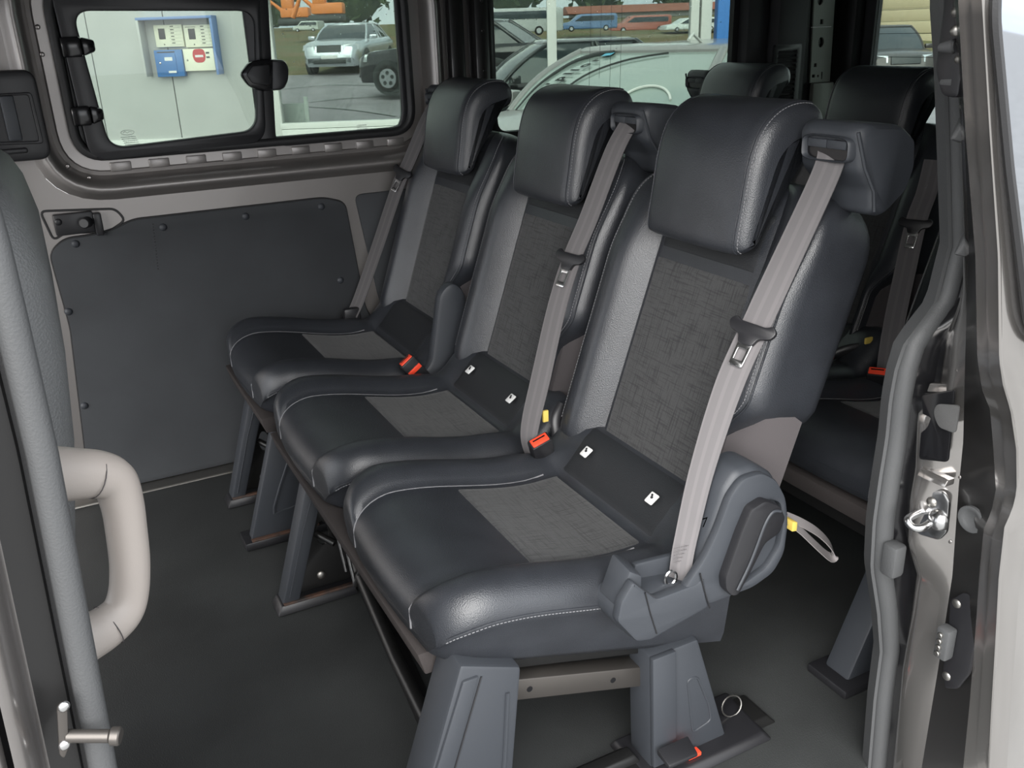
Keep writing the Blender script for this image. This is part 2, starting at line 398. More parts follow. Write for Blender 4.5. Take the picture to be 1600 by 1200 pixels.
oo = off(win1, -.012)
lbar = rounded([(min(b[0], c[0])+.006, oo[2], .005), (oo[1], oo[2]), (oo[1], oo[3]), (min(b[0], c[0])+.006, oo[3], .005)], .06, 8)
FX = part('fixed_frame', plate([lbar, fix_i], XZ(WY-.002), .016, .003), 'plastic_black', W1)
part('glass_pane', plate([fix_i], XZ(WY+.004), .004), 'glass', W1)
# outer body surround closing the gap round the sash
part('frame_filler', plate([rrect(*off(win1, .02), .08), rounded([(p.x, p.y) for p in rrect(a[0]-.03, f[0]+.03, a[1]-.02, 1.335, .04, 4)], 0)], XZ(WY+.018), .006), 'plastic_black', W1)
def hinge(px0, px1, py, zh):
    p = W(px0, py, Y=WY-.015); r = W(px1, py+2, Y=WY-.015)
    h1 = part('hinge', hull([Vector(v) for v in ((p.x, WY-.03, p.z-zh), (r.x-.03, WY-.03, p.z-zh), (r.x-.03, WY-.006, p.z-zh), (p.x, WY-.006, p.z-zh), (p.x, WY-.03, p.z+zh), (r.x-.03, WY-.03, p.z+zh), (r.x-.03, WY-.006, p.z+zh), (p.x, WY-.006, p.z+zh))], .006), 'plastic_gloss', W1)
    part('hinge_tip', hull([Vector(v) for v in ((r.x-.03, WY-.026, p.z-zh*.95), (r.x, WY-.022, p.z-zh*.5), (r.x, WY-.006, p.z-zh*.5), (r.x-.03, WY-.006, p.z-zh*.95), (r.x-.03, WY-.026, p.z+zh*.95), (r.x, WY-.022, p.z+zh*.6), (r.x, WY-.006, p.z+zh*.6), (r.x-.03, WY-.006, p.z+zh*.95))], .005), 'plastic_gloss', h1)
hinge(95, 149, 74, .0235); hinge(112, 163, 182, .0235)
lp = P2([(371, 116), (385, 97), (405, 92), (440, 93), (447, 105), (446, 128), (438, 140), (405, 142), (385, 135)])
LT = part('sash_latch', plate([rounded(lp, .012, 4)], XZ(WY-.034), .022, .006), 'plastic_gloss', W1)
lp2 = P2([(380, 116), (390, 102), (416, 100), (416, 133), (390, 130)])
part('latch_tab', plate([rounded(lp2, .006, 3)], XZ(WY-.040), .008, .002), 'plastic_black', LT)
lp3 = P2([(420, 94), (440, 96), (445, 108), (444, 126), (436, 138), (420, 140)])
part('latch_catch', plate([rounded(lp3, .006, 3)], XZ(WY-.042), .008, .002), 'plastic_black', LT)
# maker's etched marks at the foot of the panes
def text_mesh(txt, size, fn, th=.0003, align='CENTER', bold=0, space=1.0):
    cu = bpy.data.curves.new('t', 'FONT'); cu.body = txt; cu.size = size; cu.align_x = align; cu.extrude = th; cu.offset = bold; cu.space_character = space
    o = bpy.data.objects.new('tmp', cu); COL.objects.link(o); dg = bpy.context.evaluated_depsgraph_get()
    me = bpy.data.meshes.new_from_object(o.evaluated_get(dg)); bpy.data.objects.remove(o); bpy.data.curves.remove(cu)
    for v in me.vertices: v.co = fn(v.co.x, v.co.y, v.co.z)
    me.materials.clear(); return me
M['etch'] = mat('etched_mark', (.20, .22, .21), .8)
q = W(199, 207, Y=WY)
el = [Vector((q.x+.016*math.cos(t), WY-.001, q.z+.006*math.sin(t))) for t in [2*math.pi*k/28 for k in range(28)]]
def etch_row(x, y, z, w):      # a row of tiny unreadable etched strokes
    ms = []; t = 0.0
    while t < w:
        l_ = random.uniform(.0012, .004); ms.append(box((x+t, y-.0004, z), (x+min(t+l_, w), y, z+random.uniform(.0014, .0024)))); t += l_+.0012
    return ms
mk = [tube(el, .0005, 4, closed=True), tube(spline([(q.x-.011, WY-.001, q.z-.001), (q.x-.005, WY-.001, q.z+.003), (q.x-.001, WY-.001, q.z-.002), (q.x+.004, WY-.001, q.z+.002), (q.x+.011, WY-.001, q.z)], 5), .0005, 4)]
for k in range(5): mk += etch_row(q.x-.018+.002*k, WY-.0006, q.z-.012-.0048*k, .036)
part('etched_mark', join(mk), 'etch', W1, kind='stuff')
q = W(558, 197, Y=WY)
part('etched_mark', join(sum([etch_row(q.x, WY+.0034, q.z-.005*k, .03) for k in range(3)], [])), 'etch', W1, kind='stuff')
# raindrops on the outside of the panes
M['drop'] = mat('water_drop', (.8, .85, .85), .05, spec=1)
def drops(n, x0, x1, z0, z1, Y, bias):
    ms = []
    for k in range(n):
        x = random.uniform(x0, x1); z = z0+(z1-z0)*(random.random()**bias)
        ms.append(dome((x, Y, z), (0, -1, 0), random.uniform(.0008, .0022), .0008, 6))
    return join(ms)
part('raindrop', drops(46, .60, .98, 1.12, 1.33, WY+.006, .45), 'drop', W1, kind='stuff')
# ---- pillar between the windows, its shade put into the colour, and the rear side window
def strip(x0, x1, z0, z1, y0, y1, bev, name, m, par=WL): return part(name, box((x0, y0, z0), (x1, y1, z1), bev), m, par)
strip(1.115, 1.165, -.01, 1.43, WY-.045, WY+.0, .012, 'pillar_rib', 'paint_shaded')
strip(1.185, 1.235, -.01, 1.43, WY-.065, WY+.0, .015, 'pillar_rib', 'paint_shaded')
strip(1.235, 1.262, .84, 1.43, WY-.03, WY+.0, .008, 'pillar_rib', 'paint_shaded')
for z in (1.01, 1.09, 1.2, 1.28): part('spot_weld', dome((1.21, WY-.065, z), (0, -1, 0), .005, .002, 10), 'paint_shaded', WL)
W3 = struct('window_3', ringframe(win3, .05, [(.03, WY+.0), (.03, WY-.010), (.0, WY-.014), (-.010, WY-.010), (-.012, WY+.01)]), 'rubber_black', 'rear side window in black rubber frame')
part('glass_pane', plate([rrect(*win3, .05)], XZ(WY+.004), .004), 'glass', W3)
part('raindrop', drops(70, 1.3, 2.15, 1.12, 1.33, WY+.003, .5), 'drop', W3, kind='stuff')
for px in (925, 942, 957, 973):
    p = W(px, 0, Y=WY+.003); r = W(px-6, 122 if px == 942 else 200, Y=WY+.003)
    part('antenna_wire', tube([(p.x, WY+.003, p.z+.1), r], .0006, 4), 'plastic_gloss', W3)
# lower dark trim under the rear window and the rear corner trims
strip(1.24, 2.70, -.01, .86, WY-.05, WY-.001, .02, 'rear_trim_panel', 'trim')
strip(2.20, 2.30, .6, 1.43, WY-.06, WY-.001, .02, 'rear_trim_panel', 'trim')
RT = strip(2.30, 2.44, .5, 1.43, WY-.10, WY-.001, .02, 'rear_trim_panel', 'trim')
# vent grille
a = W(1212, 70, Y=WY-.1); b = W(1240, 166, Y=WY-.1)
VG = empty('vent_grille', ((a.x+b.x)/2, WY-.1, b.z), 'black louvred vent grille on the rear corner trim', 'vent')
part('frame', plate([rounded([(a.x-.01, b.z), (b.x+.01, b.z), (b.x+.01, a.z), (a.x-.01, a.z)], .008, 3), [(a.x+.008, b.z+.012), (b.x-.012, b.z+.012), (b.x-.012, a.z-.02), (a.x+.008, a.z-.02)]], XZ(WY-.108), .01, .001), 'plastic_black', VG)
zz = np.linspace(b.z+.02, a.z-.03, 11)
for z in zz: part('louvre', hull([Vector(v) for v in ((a.x+.006, WY-.106, z-.004), (b.x-.01, WY-.106, z-.004), (b.x-.01, WY-.1, z-.004), (a.x+.006, WY-.1, z-.004), (a.x+.006, WY-.112, z+.004), (b.x-.01, WY-.112, z+.004), (b.x-.01, WY-.1, z+.006), (a.x+.006, WY-.1, z+.006))]), 'trim', VG)
# ---- ceiling
struct('ceiling', box((-1.2, .64, 1.43), (2.74, 2.66, 1.50), .01), 'headliner', 'pale cloth lined van roof')
# ---- rear wall (tail doors) with window and corner pillar
RX = 2.66
rw_ = (1.66, 2.40, .86, 1.36)
YZr = lambda X: (lambda x, y, z: Vector((X+z, x, y)))
RWL = struct('wall_rear', plate([[(.64, -.02), (2.64, -.02), (2.64, 1.45), (.64, 1.45)], rrect(*rw_, .06), rrect(.78, 1.56, .86, 1.36, .06)], YZr(RX), .03), 'trim', 'dark trimmed rear doors of the van')
part('door_gap', box((RX-.012, 1.60, .0), (RX+.002, 1.625, 1.43), .003), 'rubber_black', RWL)
part('corner_rubber', box((RX-.05, 2.44, .0), (RX-.001, 2.49, 1.43), .015), 'rubber_black', RWL)
W4 = struct('window_4', plate([rrect(*rw_, .06)], YZr(RX+.01), .004), 'glass_dark', 'tinted tail door window')
for k in range(6):
    z = .92+k*.075
    part('heater_wire', tube([(RX+.009, rw_[0]+.02, z), (RX+.009, rw_[1]-.02, z)], .0007, 4), 'plastic_black', W4)
struct('window_5', plate([rrect(.78, 1.56, .86, 1.36, .06)], YZr(RX+.01), .004), 'glass_dark', 'tinted tail door window behind the near seats')
# bare metal corner pillar with holes, beside the tail door
CY = 2.485
def cxz(px, py): w = W(px, py, Y=CY); return w.x, w.z
xa, xb = cxz(1265, 60)[0], cxz(1293, 60)[0]
CP = empty('corner_pillar', ((xa+xb)/2, CY, 0), 'bare grey metal rear corner pillar with punched holes', 'pillar')
hl = [[(cxz(px, py)[0]+.013*math.cos(t), cxz(px, py)[1]+.017*math.sin(t)) for t in [2*math.pi*k/16 for k in range(16)]] for px, py in ((1283, 66), (1282, 0))]
sq = []
for px, py, w, h in ((1284, 34, .007, .008), (1274, 102, .006, .006), (1271, 119, .007, .005), (1284, 118, .003, .012), (1278, 119, .004, .004)):
    x, z = cxz(px, py); sq.append([(x-w, z-h), (x+w, z-h), (x+w, z+h), (x-w, z+h)])
zm = cxz(1275, 129)[1]
part('sheet', plate([[(xa+.02, zm), (xb+.03, zm), (xb+.012, 1.42), (xa, 1.42)]]+hl+sq, XZ(CY), .006), 'trim_metal', CP)
part('backing', box((xa-.02, CY+.008, .5), (xb+.04, CY+.02, 1.42)), 'plastic_gloss', CP)
part('lower_sheet', box((xa+.022, CY-.016, .5), (xb+.036, CY+.004, zm-.001), .005), 'trim_metal', CP)
x, z = cxz(1275, 43); part('joint_line', box((xa+.004, CY-.0012, z), (xb+.012, CY+.002, z+.002)), 'white', CP)

# ================================================================== seats (seat frame: origin on the floor under the seat's centre line, x rearward, y away from the door)
B0 = Vector((.852, 0, .44)); LEAN = math.radians(19)
BT = Vector((math.sin(LEAN), 0, math.cos(LEAN))); BN = Vector((-math.cos(LEAN), 0, math.sin(LEAN)))
BHW = .243
def nf(y):
    a = abs(y)
    return .046*sm(.128, .185, a)-.007*math.exp(-((a-.137)/.005)**2)
def bpt(y, s, n): return B0+BT*s+BN*n+Vector((0, y, 0))
def back_ring(s):
    pts = []
    N = 45
    for k in range(N):
        y = -.20+.40*k/(N-1); pts.append([y, nf(y)])
    def side(sg):
        o = []
        for k in range(1, 7):
            t = k/6*math.pi/2; o.append([sg*(.20+.043*math.sin(t)), .046*math.cos(t)])
        o += [[sg*.243, -.03], [sg*.243, -.06], [sg*.243, -.09]]
        for k in range(1, 5):
            t = k/4*math.pi/2; o.append([sg*(.208+.035*math.cos(t)), -.09-.035*math.sin(t)])
        return o
    pts = pts+side(1)+[[.1, -.127], [0, -.127], [-.1, -.127]]+side(-1)[::-1]
    kr = 1-.26*(1-sm(.10, .235, s))           # recliner side is cut in low down
    out = []
    t = max(0, (s-.455)/.105); ky = (max(0, 1-t**2.6))**(1/2.6); kn = (max(0, 1-t**2.2))**(1/2.2)
    tb = max(0, (.03-s)/.06); kb = (max(0, 1-tb**2.2))**(1/2.2)
    for y, n in pts:
        yy = y*(kr if y < -.14 else 1.0)
        if y < -.14: yy = -.14-(-y-.14)*(1-.72*(1-sm(.12, .225, s)))
        nn = n
        if n > 0: nn = n*(1-.5*sm(.36, .5, s))
        if y < -.14 and n > 0: nn *= (1-.35*(1-sm(.08, .25, s)))
        nn = -.06+(nn+.06)*kn*(.55+.45*kb)
        out.append(bpt(yy*(.45+.55*ky), s, nn))
    return out
ss = [-.03, -.028, -.02, -.005, .015, .04, .07, .10, .12, .14, .16, .18, .20, .22, .24, .27, .30, .33, .36, .39, .42, .45, .47, .49, .505, .52, .532, .542, .55, .5555, .5595]
me_back = loft([back_ring(s) for s in ss], sharp=60)
def ins_back(s0, s1, hw=.131, d=.0025):
    V = []; F = []; ny = 26; ns = 20
    for i in range(ns+1):
        s = s0+(s1-s0)*i/ns
        for j in range(ny+1):
            y = -hw+2*hw*j/ny; yy = min(abs(j), abs(ny-j)); ed = 0 if (i in (0, ns) or j in (0, ny)) else 1
            V.append(bpt(y, s, nf(y)+(d if ed else -.003)))
    for i in range(ns):
        for j in range(ny): F.append((i*(ny+1)+j, i*(ny+1)+j+1, (i+1)*(ny+1)+j+1, (i+1)*(ny+1)+j))
    return mesh_from(V, F)
me_binsert = ins_back(.005, .395)
me_bupper = ins_back(.402, .50, .128, .001)
def edge_pt(sg, s, th, out):
    y = .20+.043*math.sin(th)+out*math.sin(th); n = .046*math.cos(th)+out*math.cos(th)
    t = max(0, (s-.455)/.105); ky = (max(0, 1-t**2.6))**(1/2.6); kn = (max(0, 1-t**2.2))**(1/2.2)
    if n > 0: n *= (1-.5*sm(.36, .5, s))
    if sg < 0:
        y = .14+(y-.14)*(1-.72*(1-sm(.12, .225, s)))
        n *= (1-.35*(1-sm(.08, .25, s)))
    n = -.06+(n+.06)*kn
    return bpt(sg*y*(.45+.55*ky), s, n)
def bolster_seam(sg, th=.80, out=.0008): return [edge_pt(sg, s, th, out) for s in np.linspace(.03, .545, 80)]
me_bseam = [tube(bolster_seam(sg), .0019, 6) for sg in (-1, 1)]
me_bstitch = join([dashes(bolster_seam(sg, .62, .0008)) for sg in (-1, 1)])
# cloth gusset on the recliner side, low down
gus = [bpt(-.182, .215, .005), bpt(-.182, .03, .0), bpt(-.182, -.02, -.09), bpt(-.215, .06, -.115), bpt(-.236, .20, -.09), bpt(-.236, .225, -.02)]
me_gusset = mesh_from(gus+[p+Vector((0, .03, 0)) for p in gus], [(0, 1, 2, 3, 4, 5), (11, 10, 9, 8, 7, 6)]+[(i, (i+1) % 6, 6+(i+1) % 6, 6+i) for i in range(6)])
# headrest
hp = [(.938, .868), (.946, .93), (.958, 1.0), (.978, 1.048), (1.01, 1.075), (1.05, 1.085), (1.088, 1.078), (1.104, 1.052), (1.098, 1.022), (1.072, 1.009), (1.042, 1.003), (1.022, .985), (1.008, .94), (.996, .89), (.981, .862), (.957, .853)]
hs = spline([(p[0], 0, p[1]) for p in hp], 5, closed=True)
def head_ring(y, ins, bow):
    n = len(hs); out = []
    for i, p in enumerate(hs):
        t = hs[(i+1) % n]-hs[i-1]; t.normalize(); nn = Vector((t.z, 0, -t.x))   # inward
        out.append(p+nn*ins+Vector((bow, y, 0)))
    return out
HHW = .134
hr = []
c0 = sum((p for p in hs), Vector())/len(hs)
tst = head_ring(0, .01, 0); sgn = 1 if sum((q-c0).length for q in tst) < sum((q-c0).length for q in hs) else -1
for y in list(np.linspace(-HHW, -HHW+.036, 9))+[-.06, 0, .06]+list(np.linspace(HHW-.036, HHW, 9)):
    t = max(0, (abs(y)-(HHW-.036))/.036); ins = .026*(1-math.sqrt(max(0, 1-t*t)))
    hr.append(head_ring(y, sgn*ins, .012*(y/HHW)**2-.004))
me_head = loft(hr, sharp=70)
def head_line(y, i0, i1, out=.0008):
    t = max(0, (abs(y)-(HHW-.036))/.036); ins = .026*(1-math.sqrt(max(0, 1-t*t)))-out
    r = head_ring(y, sgn*ins, .012*(y/HHW)**2-.004); n = len(r); return [r[k % n] for k in range(i0, i1)]
me_hseam = [tube(head_line(sg*(HHW-.020), -3, 30), .0013, 6) for sg in (-1, 1)]
me_hstitch = join([dashes(head_line(sg*(HHW-.014), -3, 30, .001)) for sg in (-1, 1)])
me_hpost = [cyl((1.052, y, .93), (1.062, y, 1.012), .0075, 12) for y in (-.075, .075)]
me_hsleeve = [cyl((1.049, y, .955), (1.055, y, .975), .015, 14, bev=.003) for y in (-.075, .075)]
# cushion
def zt(x):
    z = .450-.050*sm(.42, .72, x)+.080*sm(.755, .86, x)
    return z
CHW = .252
def cz(x, y):
    a = abs(y)
    r = .030*sm(.135, .195, a)*(1-.75*sm(.70, .82, x))
    g = -.006*math.exp(-((a-.152)/.005)**2)*(1-sm(.70, .76, x))
    gx = -.005*math.exp(-((x-.772)/.006)**2)*(1-sm(.14, .19, a))
    return zt(x)+r+g+gx
XF = .362
def zb(x): return .356-.130*max(0, (x-.38))/.44+.012*max(0, (.392-x)/.030)**2
def nose(x):
    t = max(0, (.445-x)/(.445-XF)); return .050*(1-math.sqrt(max(0, 1-t*t)))
def cush_ring(x):
    top = []; N = 49; dn = nose(x)
    for k in range(N):
        y = -.205+.41*k/(N-1); top.append((y, cz(x, y)-dn))
    zl = zb(x)
    ze = cz(x, .205)-dn; sd = min(.05, (ze-zl)*.6)
    def side(sg):
        o = []
        for k in range(1, 7):
            t = k/6*math.pi/2; o.append((sg*(.205+.047*math.sin(t)), ze-sd*(1-math.cos(t))))
        zs = ze-sd; h = zs-zl
        o += [(sg*.246, zs-h*.12), (sg*.240, zs-h*.3), (sg*.230, zs-h*.6), (sg*.222, zs-h*.9), (sg*.215, zl)]
        return o
    pts = top+side(1)+[(.1, zl), (0, zl), (-.1, zl)]+side(-1)[::-1]
    kx = 1-.15*max(0, (.46-x)/(.46-XF))**3
    return [Vector((x-.012*(1-(y/.25)**2)*(1-sm(.36, .5, x)), y*kx, z)) for y, z in pts]
xs = [XF, .3625, .364, .367, .372, .379, .388, .40, .415, .43, .445, .465, .49, .52, .55, .58, .61, .64, .67, .70, .725, .74, .75, .76, .766, .772, .778, .785, .80, .82, .84, .86, .88]
me_cush = loft([cush_ring(x) for x in xs], sharp=60)
def ins_cush(x0, x1, hw, d, back=False):
    V = []; F = []; ny = 26; nx = 24
    for i in range(nx+1):
        x = x0+(x1-x0)*i/nx
        for j in range(ny+1):
            y = -hw+2*hw*j/ny; ed = i in (0, nx) or j in (0, ny)
            V.append(Vector((x-.012*(1-(y/.25)**2)*(1-sm(.36, .5, x)), y, cz(x, y)-nose(x)+(-.003 if ed else d))))
    for i in range(nx):
        for j in range(ny): F.append((i*(ny+1)+j, i*(ny+1)+j+1, (i+1)*(ny+1)+j+1, (i+1)*(ny+1)+j))
    return mesh_from(V, F)
me_cinsert = ins_cush(.55, .767, .145, .0025)
me_cflap = ins_cush(.777, .855, .150, .0015)
def cush_seam(sg, out=.001):
    P = [Vector((x-.012*(1-(.152/.25)**2)*(1-sm(.36, .5, x)), sg*.152*(1-.15*max(0, (.46-x)/(.46-XF))**3), cz(x, .152)-nose(x)+out)) for x in list(np.linspace(.3635, .46, 22))+list(np.linspace(.48, .74, 14))]
    return [Vector((P[0].x-.0005, P[0].y, P[0].z-.035))]+P
me_cseam = [tube(cush_seam(sg), .0016, 6) for sg in (-1, 1)]
def side_seam(sg):
    P = []
    for x in np.linspace(.375, .62, 30):
        kx = 1-.15*max(0, (.46-x)/(.46-XF))**3; ze = cz(x, .205)-nose(x); sd = min(.05, (ze-zb(x))*.6)
        P.append(Vector((x-.001, sg*.2515*kx, ze-sd*.92)))
    return P
me_sseam = [tube(side_seam(sg), .0015, 6) for sg in (-1, 1)]
me_sstitch = join([dashes([p-Vector((0, 0, .005)) for p in side_seam(sg)]) for sg in (-1, 1)])
# small white child-seat anchor tags
def tag_mesh(y):
    p = Vector((.812, y, cz(.812, y)+.010)); return hull([p+Vector(v) for v in ((-.012, -.010, -.008), (.006, -.010, .004), (.006, .010, .004), (-.012, .010, -.008), (-.014, -.010, -.005), (.003, -.010, .008), (.003, .010, .008), (-.014, .010, -.005))], .002)
def tag_print(y):
    p = Vector((.8085, y, cz(.812, y)+.0122)); return join([cyl(p+Vector((-.001, -.001, 0)), p+Vector((-.0025, -.001, .0010)), .0026, 8), cyl(p+Vector((.002, .002, .0022)), p+Vector((.0010, .002, .0034)), .0020, 8)])
me_tag = [tag_mesh(y) for y in (-.105, .105)]; me_tagp = [tag_print(y) for y in (-.105, .105)]
def seat(root, yc, dx=0.0, tags=True):
    L = (dx, yc, 0)
    c = part('seat_cushion', me_cush, 'leather', root, L)
    part('fabric_insert', me_cinsert, 'fabric', c); part('rear_flap', me_cflap, 'leather_dark', c)
    parts('seam', me_cseam, 'piping_highlight', c); parts('side_seam', me_sseam, 'leather', c); part('stitching', me_sstitch, 'stitch', c, kind='stuff')
    if tags:
        for a, b in zip(me_tag, me_tagp):
            part('anchor_tag', a, 'white', c, label='small white child seat tag')
            part('tag_print', b, 'plastic_black', c)
    b = part('backrest', me_back, 'leather', root, L)
    part('fabric_insert', me_binsert, 'fabric', b); part('upper_panel', me_bupper, 'leather_dark', b)
    parts('seam', me_bseam, 'leather', b); part('stitching', me_bstitch, 'stitch', b, kind='stuff'); part('side_gusset', me_gusset, 'side_cloth', b)
    h = part('headrest', me_head, 'leather', root, L)
    parts('seam', me_hseam, 'leather', h); part('stitching', me_hstitch, 'stitch', h, kind='stuff'); parts('post', me_hpost, 'steel', h); parts('post_sleeve', me_hsleeve, 'plastic_black', h)
    return c, b, h
# belt outlet housing on the shoulder (sg=-1: door side)
def housing_meshes(sg):
    y0, y1 = sg*.270, sg*.155
    fr = [(1.004, 1.050), (1.018, 1.062), (1.09, 1.055), (1.118, 1.035), (1.124, .99), (1.112, .955), (1.070, .922), (1.045, .930), (1.040, .965), (1.012, .995)]
    def ring(y, ins, skew):
        c = Vector((1.075, 0, 1.0)); return [Vector((c.x+(x-c.x)*(1-ins)+skew, y, c.z+(z-c.z)*(1-ins))) for x, z in [(p.x, p.y) for p in rounded(fr, .008, 3)]]
    rr = []
    for t, ins, sk in ((0, .14, .004), (.04, .06, .002), (.10, .01, 0), (.3, 0, 0), (.80, 0, -.002), (.95, .02, -.003), (1, .08, -.003)):
        rr.append(ring(y0+(y1-y0)*t, ins, sk))
    shell = loft(rr, sharp=40)
    m = (y0+y1)/2
    SQ = [(math.copysign(abs(math.cos(t))**.45, math.cos(t)), math.copysign(abs(math.sin(t))**.45, math.sin(t))) for t in [2*math.pi*(i+.5)/28 for i in range(28)]]
    # raised outlet bezel with dark slot on the front face
    bz = loft([[Vector((1.006-d, m+dy*.048*k, 1.024+dz*.019*k)) for dy, dz in SQ] for d, k in ((-.02, 1.0), (.006, 1.0), (.009, .93), (.006, .86), (-.004, .84))], sharp=60)
    slot = loft([[Vector((1.0055, m+.041*a, 1.022+.015*b)) for a, b in SQ], [Vector((1.012, m+.041*a, 1.022+.015*b)) for a, b in SQ]])
    lid = box((1.0005, m-.037, 1.024), (1.006, m-.0006, 1.0365), .0015); lid2 = box((1.0005, m+.0006, 1.024), (1.006, m+.037, 1.0365), .0015)
    ridge = tube([(1.005, y0*.985, 1.05), (1.02, y0*1.005, 1.0), (1.043, y0*1.005, .965), (1.050, y0*1.0, .935)], .003, 6)
    return shell, bz, slot, lid, lid2, ridge
HM = {-1: housing_meshes(-1), 1: housing_meshes(1)}
def housing(root, yc, dx, sg):
    L = (dx+.022, yc, 0); s, bz, sl, l1, l2, rg = HM[sg]
    h = part('belt_housing', s, 'plastic', root, L); part('outlet_bezel', bz, 'plastic', h); part('slot', sl, 'plastic_gloss', h)
    part('slot_lid', l1, 'plastic', h); part('slot_lid', l2, 'plastic', h); part('edge_ridge', rg, 'plastic', h)
    return h
def tongue(root_belt, c, tdir, wdir, scale=1.0):
    """belt latch plate: black moulded slide plus chrome tongue. c centre, tdir down the belt, wdir across"""
    t = Vector(tdir).normalized(); w = Vector(wdir); w = (w-t*w.dot(t)).normalized(); n = t.cross(w)
    if n.x > 0: n = -n
    def fn(x, y, z): return c+w*x+t*y+n*(z+.0015)
    body = rounded([(-.040, -.006), (-.030, -.016), (-.022, -.010), (.022, -.010), (.030, -.016), (.040, -.006), (.034, .006), (.016, .010), (.012, .024), (-.012, .024), (-.016, .010), (-.034, .006)], .006, 3)
    b = part('belt_tongue', plate([body], fn, .008, .002), 'plastic_black', root_belt)
    tg = plate([rounded([(-.012, .018), (.012, .018), (.011, .058), (-.011, .058)], .004, 3), rounded([(-.007, .030), (.007, .030), (.007, .048), (-.007, .048)], .002, 3)], lambda x, y, z: c+w*x+t*y+n*(z+.004), .003, .0008)
    return b, tg
def belt(root, pts, widths, wdir, tg=None, m='webbing', name='seat_belt'):
    P = spline(pts, 10); n = len(P)
    def wf(s):
        f = s*(len(widths)-1); i = min(int(f), len(widths)-2); return widths[i]+(widths[i+1]-widths[i])*(f-i)
    o = part(name, ribbon(P, wdir, wf, crown=.0008), m, root)
    if tg is not None:
        i = int(tg*(n-1)); b, me = tongue(o, P[i], P[min(n-1, i+2)]-P[i-2], wdir(tg) if callable(wdir) else wdir)
        part('tongue_plate', me, 'steel', o)
    return o
def buckle(root, c, t, w, ln=.075, wd=.045, th=.022, mark=False):
    """belt buckle: black case pointing along t with red button on its end"""
    t = Vector(t).normalized(); w = Vector(w); w = (w-t*w.dot(t)).normalized(); n = w.cross(t); c = Vector(c)
    def H(a0, a1, b, d): return [c+t*a+w*x+n*y for a in (a0, a1) for x, y in ((-b, -d), (b, -d), (b, d), (-b, d))]
    o = part('belt_buckle', hull(H(-ln, 0, wd/2, th/2), .004), 'plastic_black', root)
    part('release_button', hull(H(-.012, .0025, wd/2*.82, th/2*.72), .002), 'red', o, label='red release button')
    part('tongue_slot', hull([c+t*a+w*x+n*y for a in (.001, .0032) for x, y in ((-wd*.3, -.004), (wd*.3, -.004), (wd*.3, -.001), (-wd*.3, -.001))]), 'plastic_gloss', o)
    return o
YN, YM, YF = 1.20, 1.72, 2.26
# ---------------------------------------------------------------- double bench
DB = empty('double_bench_seat', (.60, 1.46, 0), 'two-place black leather bench seat beside the open door', 'seat', 'middle row seats')
seat(DB, YN); seat(DB, YM)
housing(DB, YN, 0, -1); housing(DB, YM, 0, -1)
part('belt_cover_print', text_mesh('AIRBAG', .011, lambda x, y, z: Vector((0, 0, 0))), 'plastic', DB) if False else None
# felt strip under the front edge of the cushions
def strip_mesh(y0, y1): return hull([Vector(v) for v in ((.360, y0, .312), (.39, y0, .312), (.39, y1, .312), (.360, y1, .312), (.350, y0, .352), (.39, y0, .352), (.39, y1, .352), (.350, y1, .352))], .003)
part('felt_strip', strip_mesh(1.035, 1.95), 'strip', DB)
part('seat_pan', hull([Vector(v) for v in ((.40, 1.0, .32), (.84, 1.0, .20), (.84, 1.93, .20), (.40, 1.93, .32), (.40, 1.0, .36), (.84, 1.0, .24), (.84, 1.93, .24), (.40, 1.93, .36))], .004), 'steel_black', DB)
# near seat belt
bp = [Vector((1.034, .986, 1.026)), W(1290, 272, Y=.978), W(1222, 420, Y=.965), W(1185, 500, Y=.965), W(1140, 600, Y=.955), W(1098, 730, Y=.945), W(1072, 840, Y=.930), W(1064, 885, Y=.924), W(1060, 925, Y=.922)]
belt(DB, bp, [.047, .047, .047, .046, .044, .038, .034, .033, .033], lambda s: Vector((.12, -1, 0)).lerp(Vector((.75, -.8, 0)), s), tg=.40)
q = W(1063, 862, Y=.93)
part('belt_stitching', join([dashes([q+Vector((-.014, -.004, .012-.006*k)), q+Vector((.014, -.008, .012-.006*k))], .004, .003, .0006) for k in range(5)]), 'webbing_dark', DB, kind='stuff')
# middle seat belt
bp = [Vector((1.034, 1.506, 1.026)), W(960, 235, Y=1.50), W(920, 340, Y=1.49), W(893, 405, Y=1.485), W(870, 480, Y=1.475), W(845, 590, Y=1.45), W(830, 655, Y=1.43), W(826, 690, Y=1.42), W(832, 715, Y=1.42)]
belt(DB, bp, [.047, .047, .047, .047, .048, .05, .047, .042, .04], lambda s: Vector((.3, -1, 0)), tg=.375)
# buckle of the near seat with yellow label strap
q = W(843, 688, Y=1.385); q2 = W(852, 730, Y=1.395)
buckle(DB, q, q-q2+Vector((-.01, -.02, 0)), W(862, 684, Y=1.385)-W(824, 699, Y=1.385), .075, .044, .026)
p = W(868, 665, Y=1.43)
part('buckle_stalk', tube(spline([p+Vector((.03, .02, .03)), p+Vector((.01, .01, .01)), p+Vector((.005, 0, -.02)), p+Vector((.0, 0, -.07))], 5), .014, 10, flat=.45, up=(1, 0, 0)), 'plastic_black', DB)
p = W(852, 650, Y=1.435)
part('belt_label', hull([p+Vector(v) for v in ((-.006, -.003, -.012), (.006, -.003, -.012), (.006, .003, -.012), (-.006, .003, -.012), (-.006, -.003, .012), (.006, -.003, .012), (.006, .003, .012), (-.006, .003, .012))], .001), 'yellow', DB)
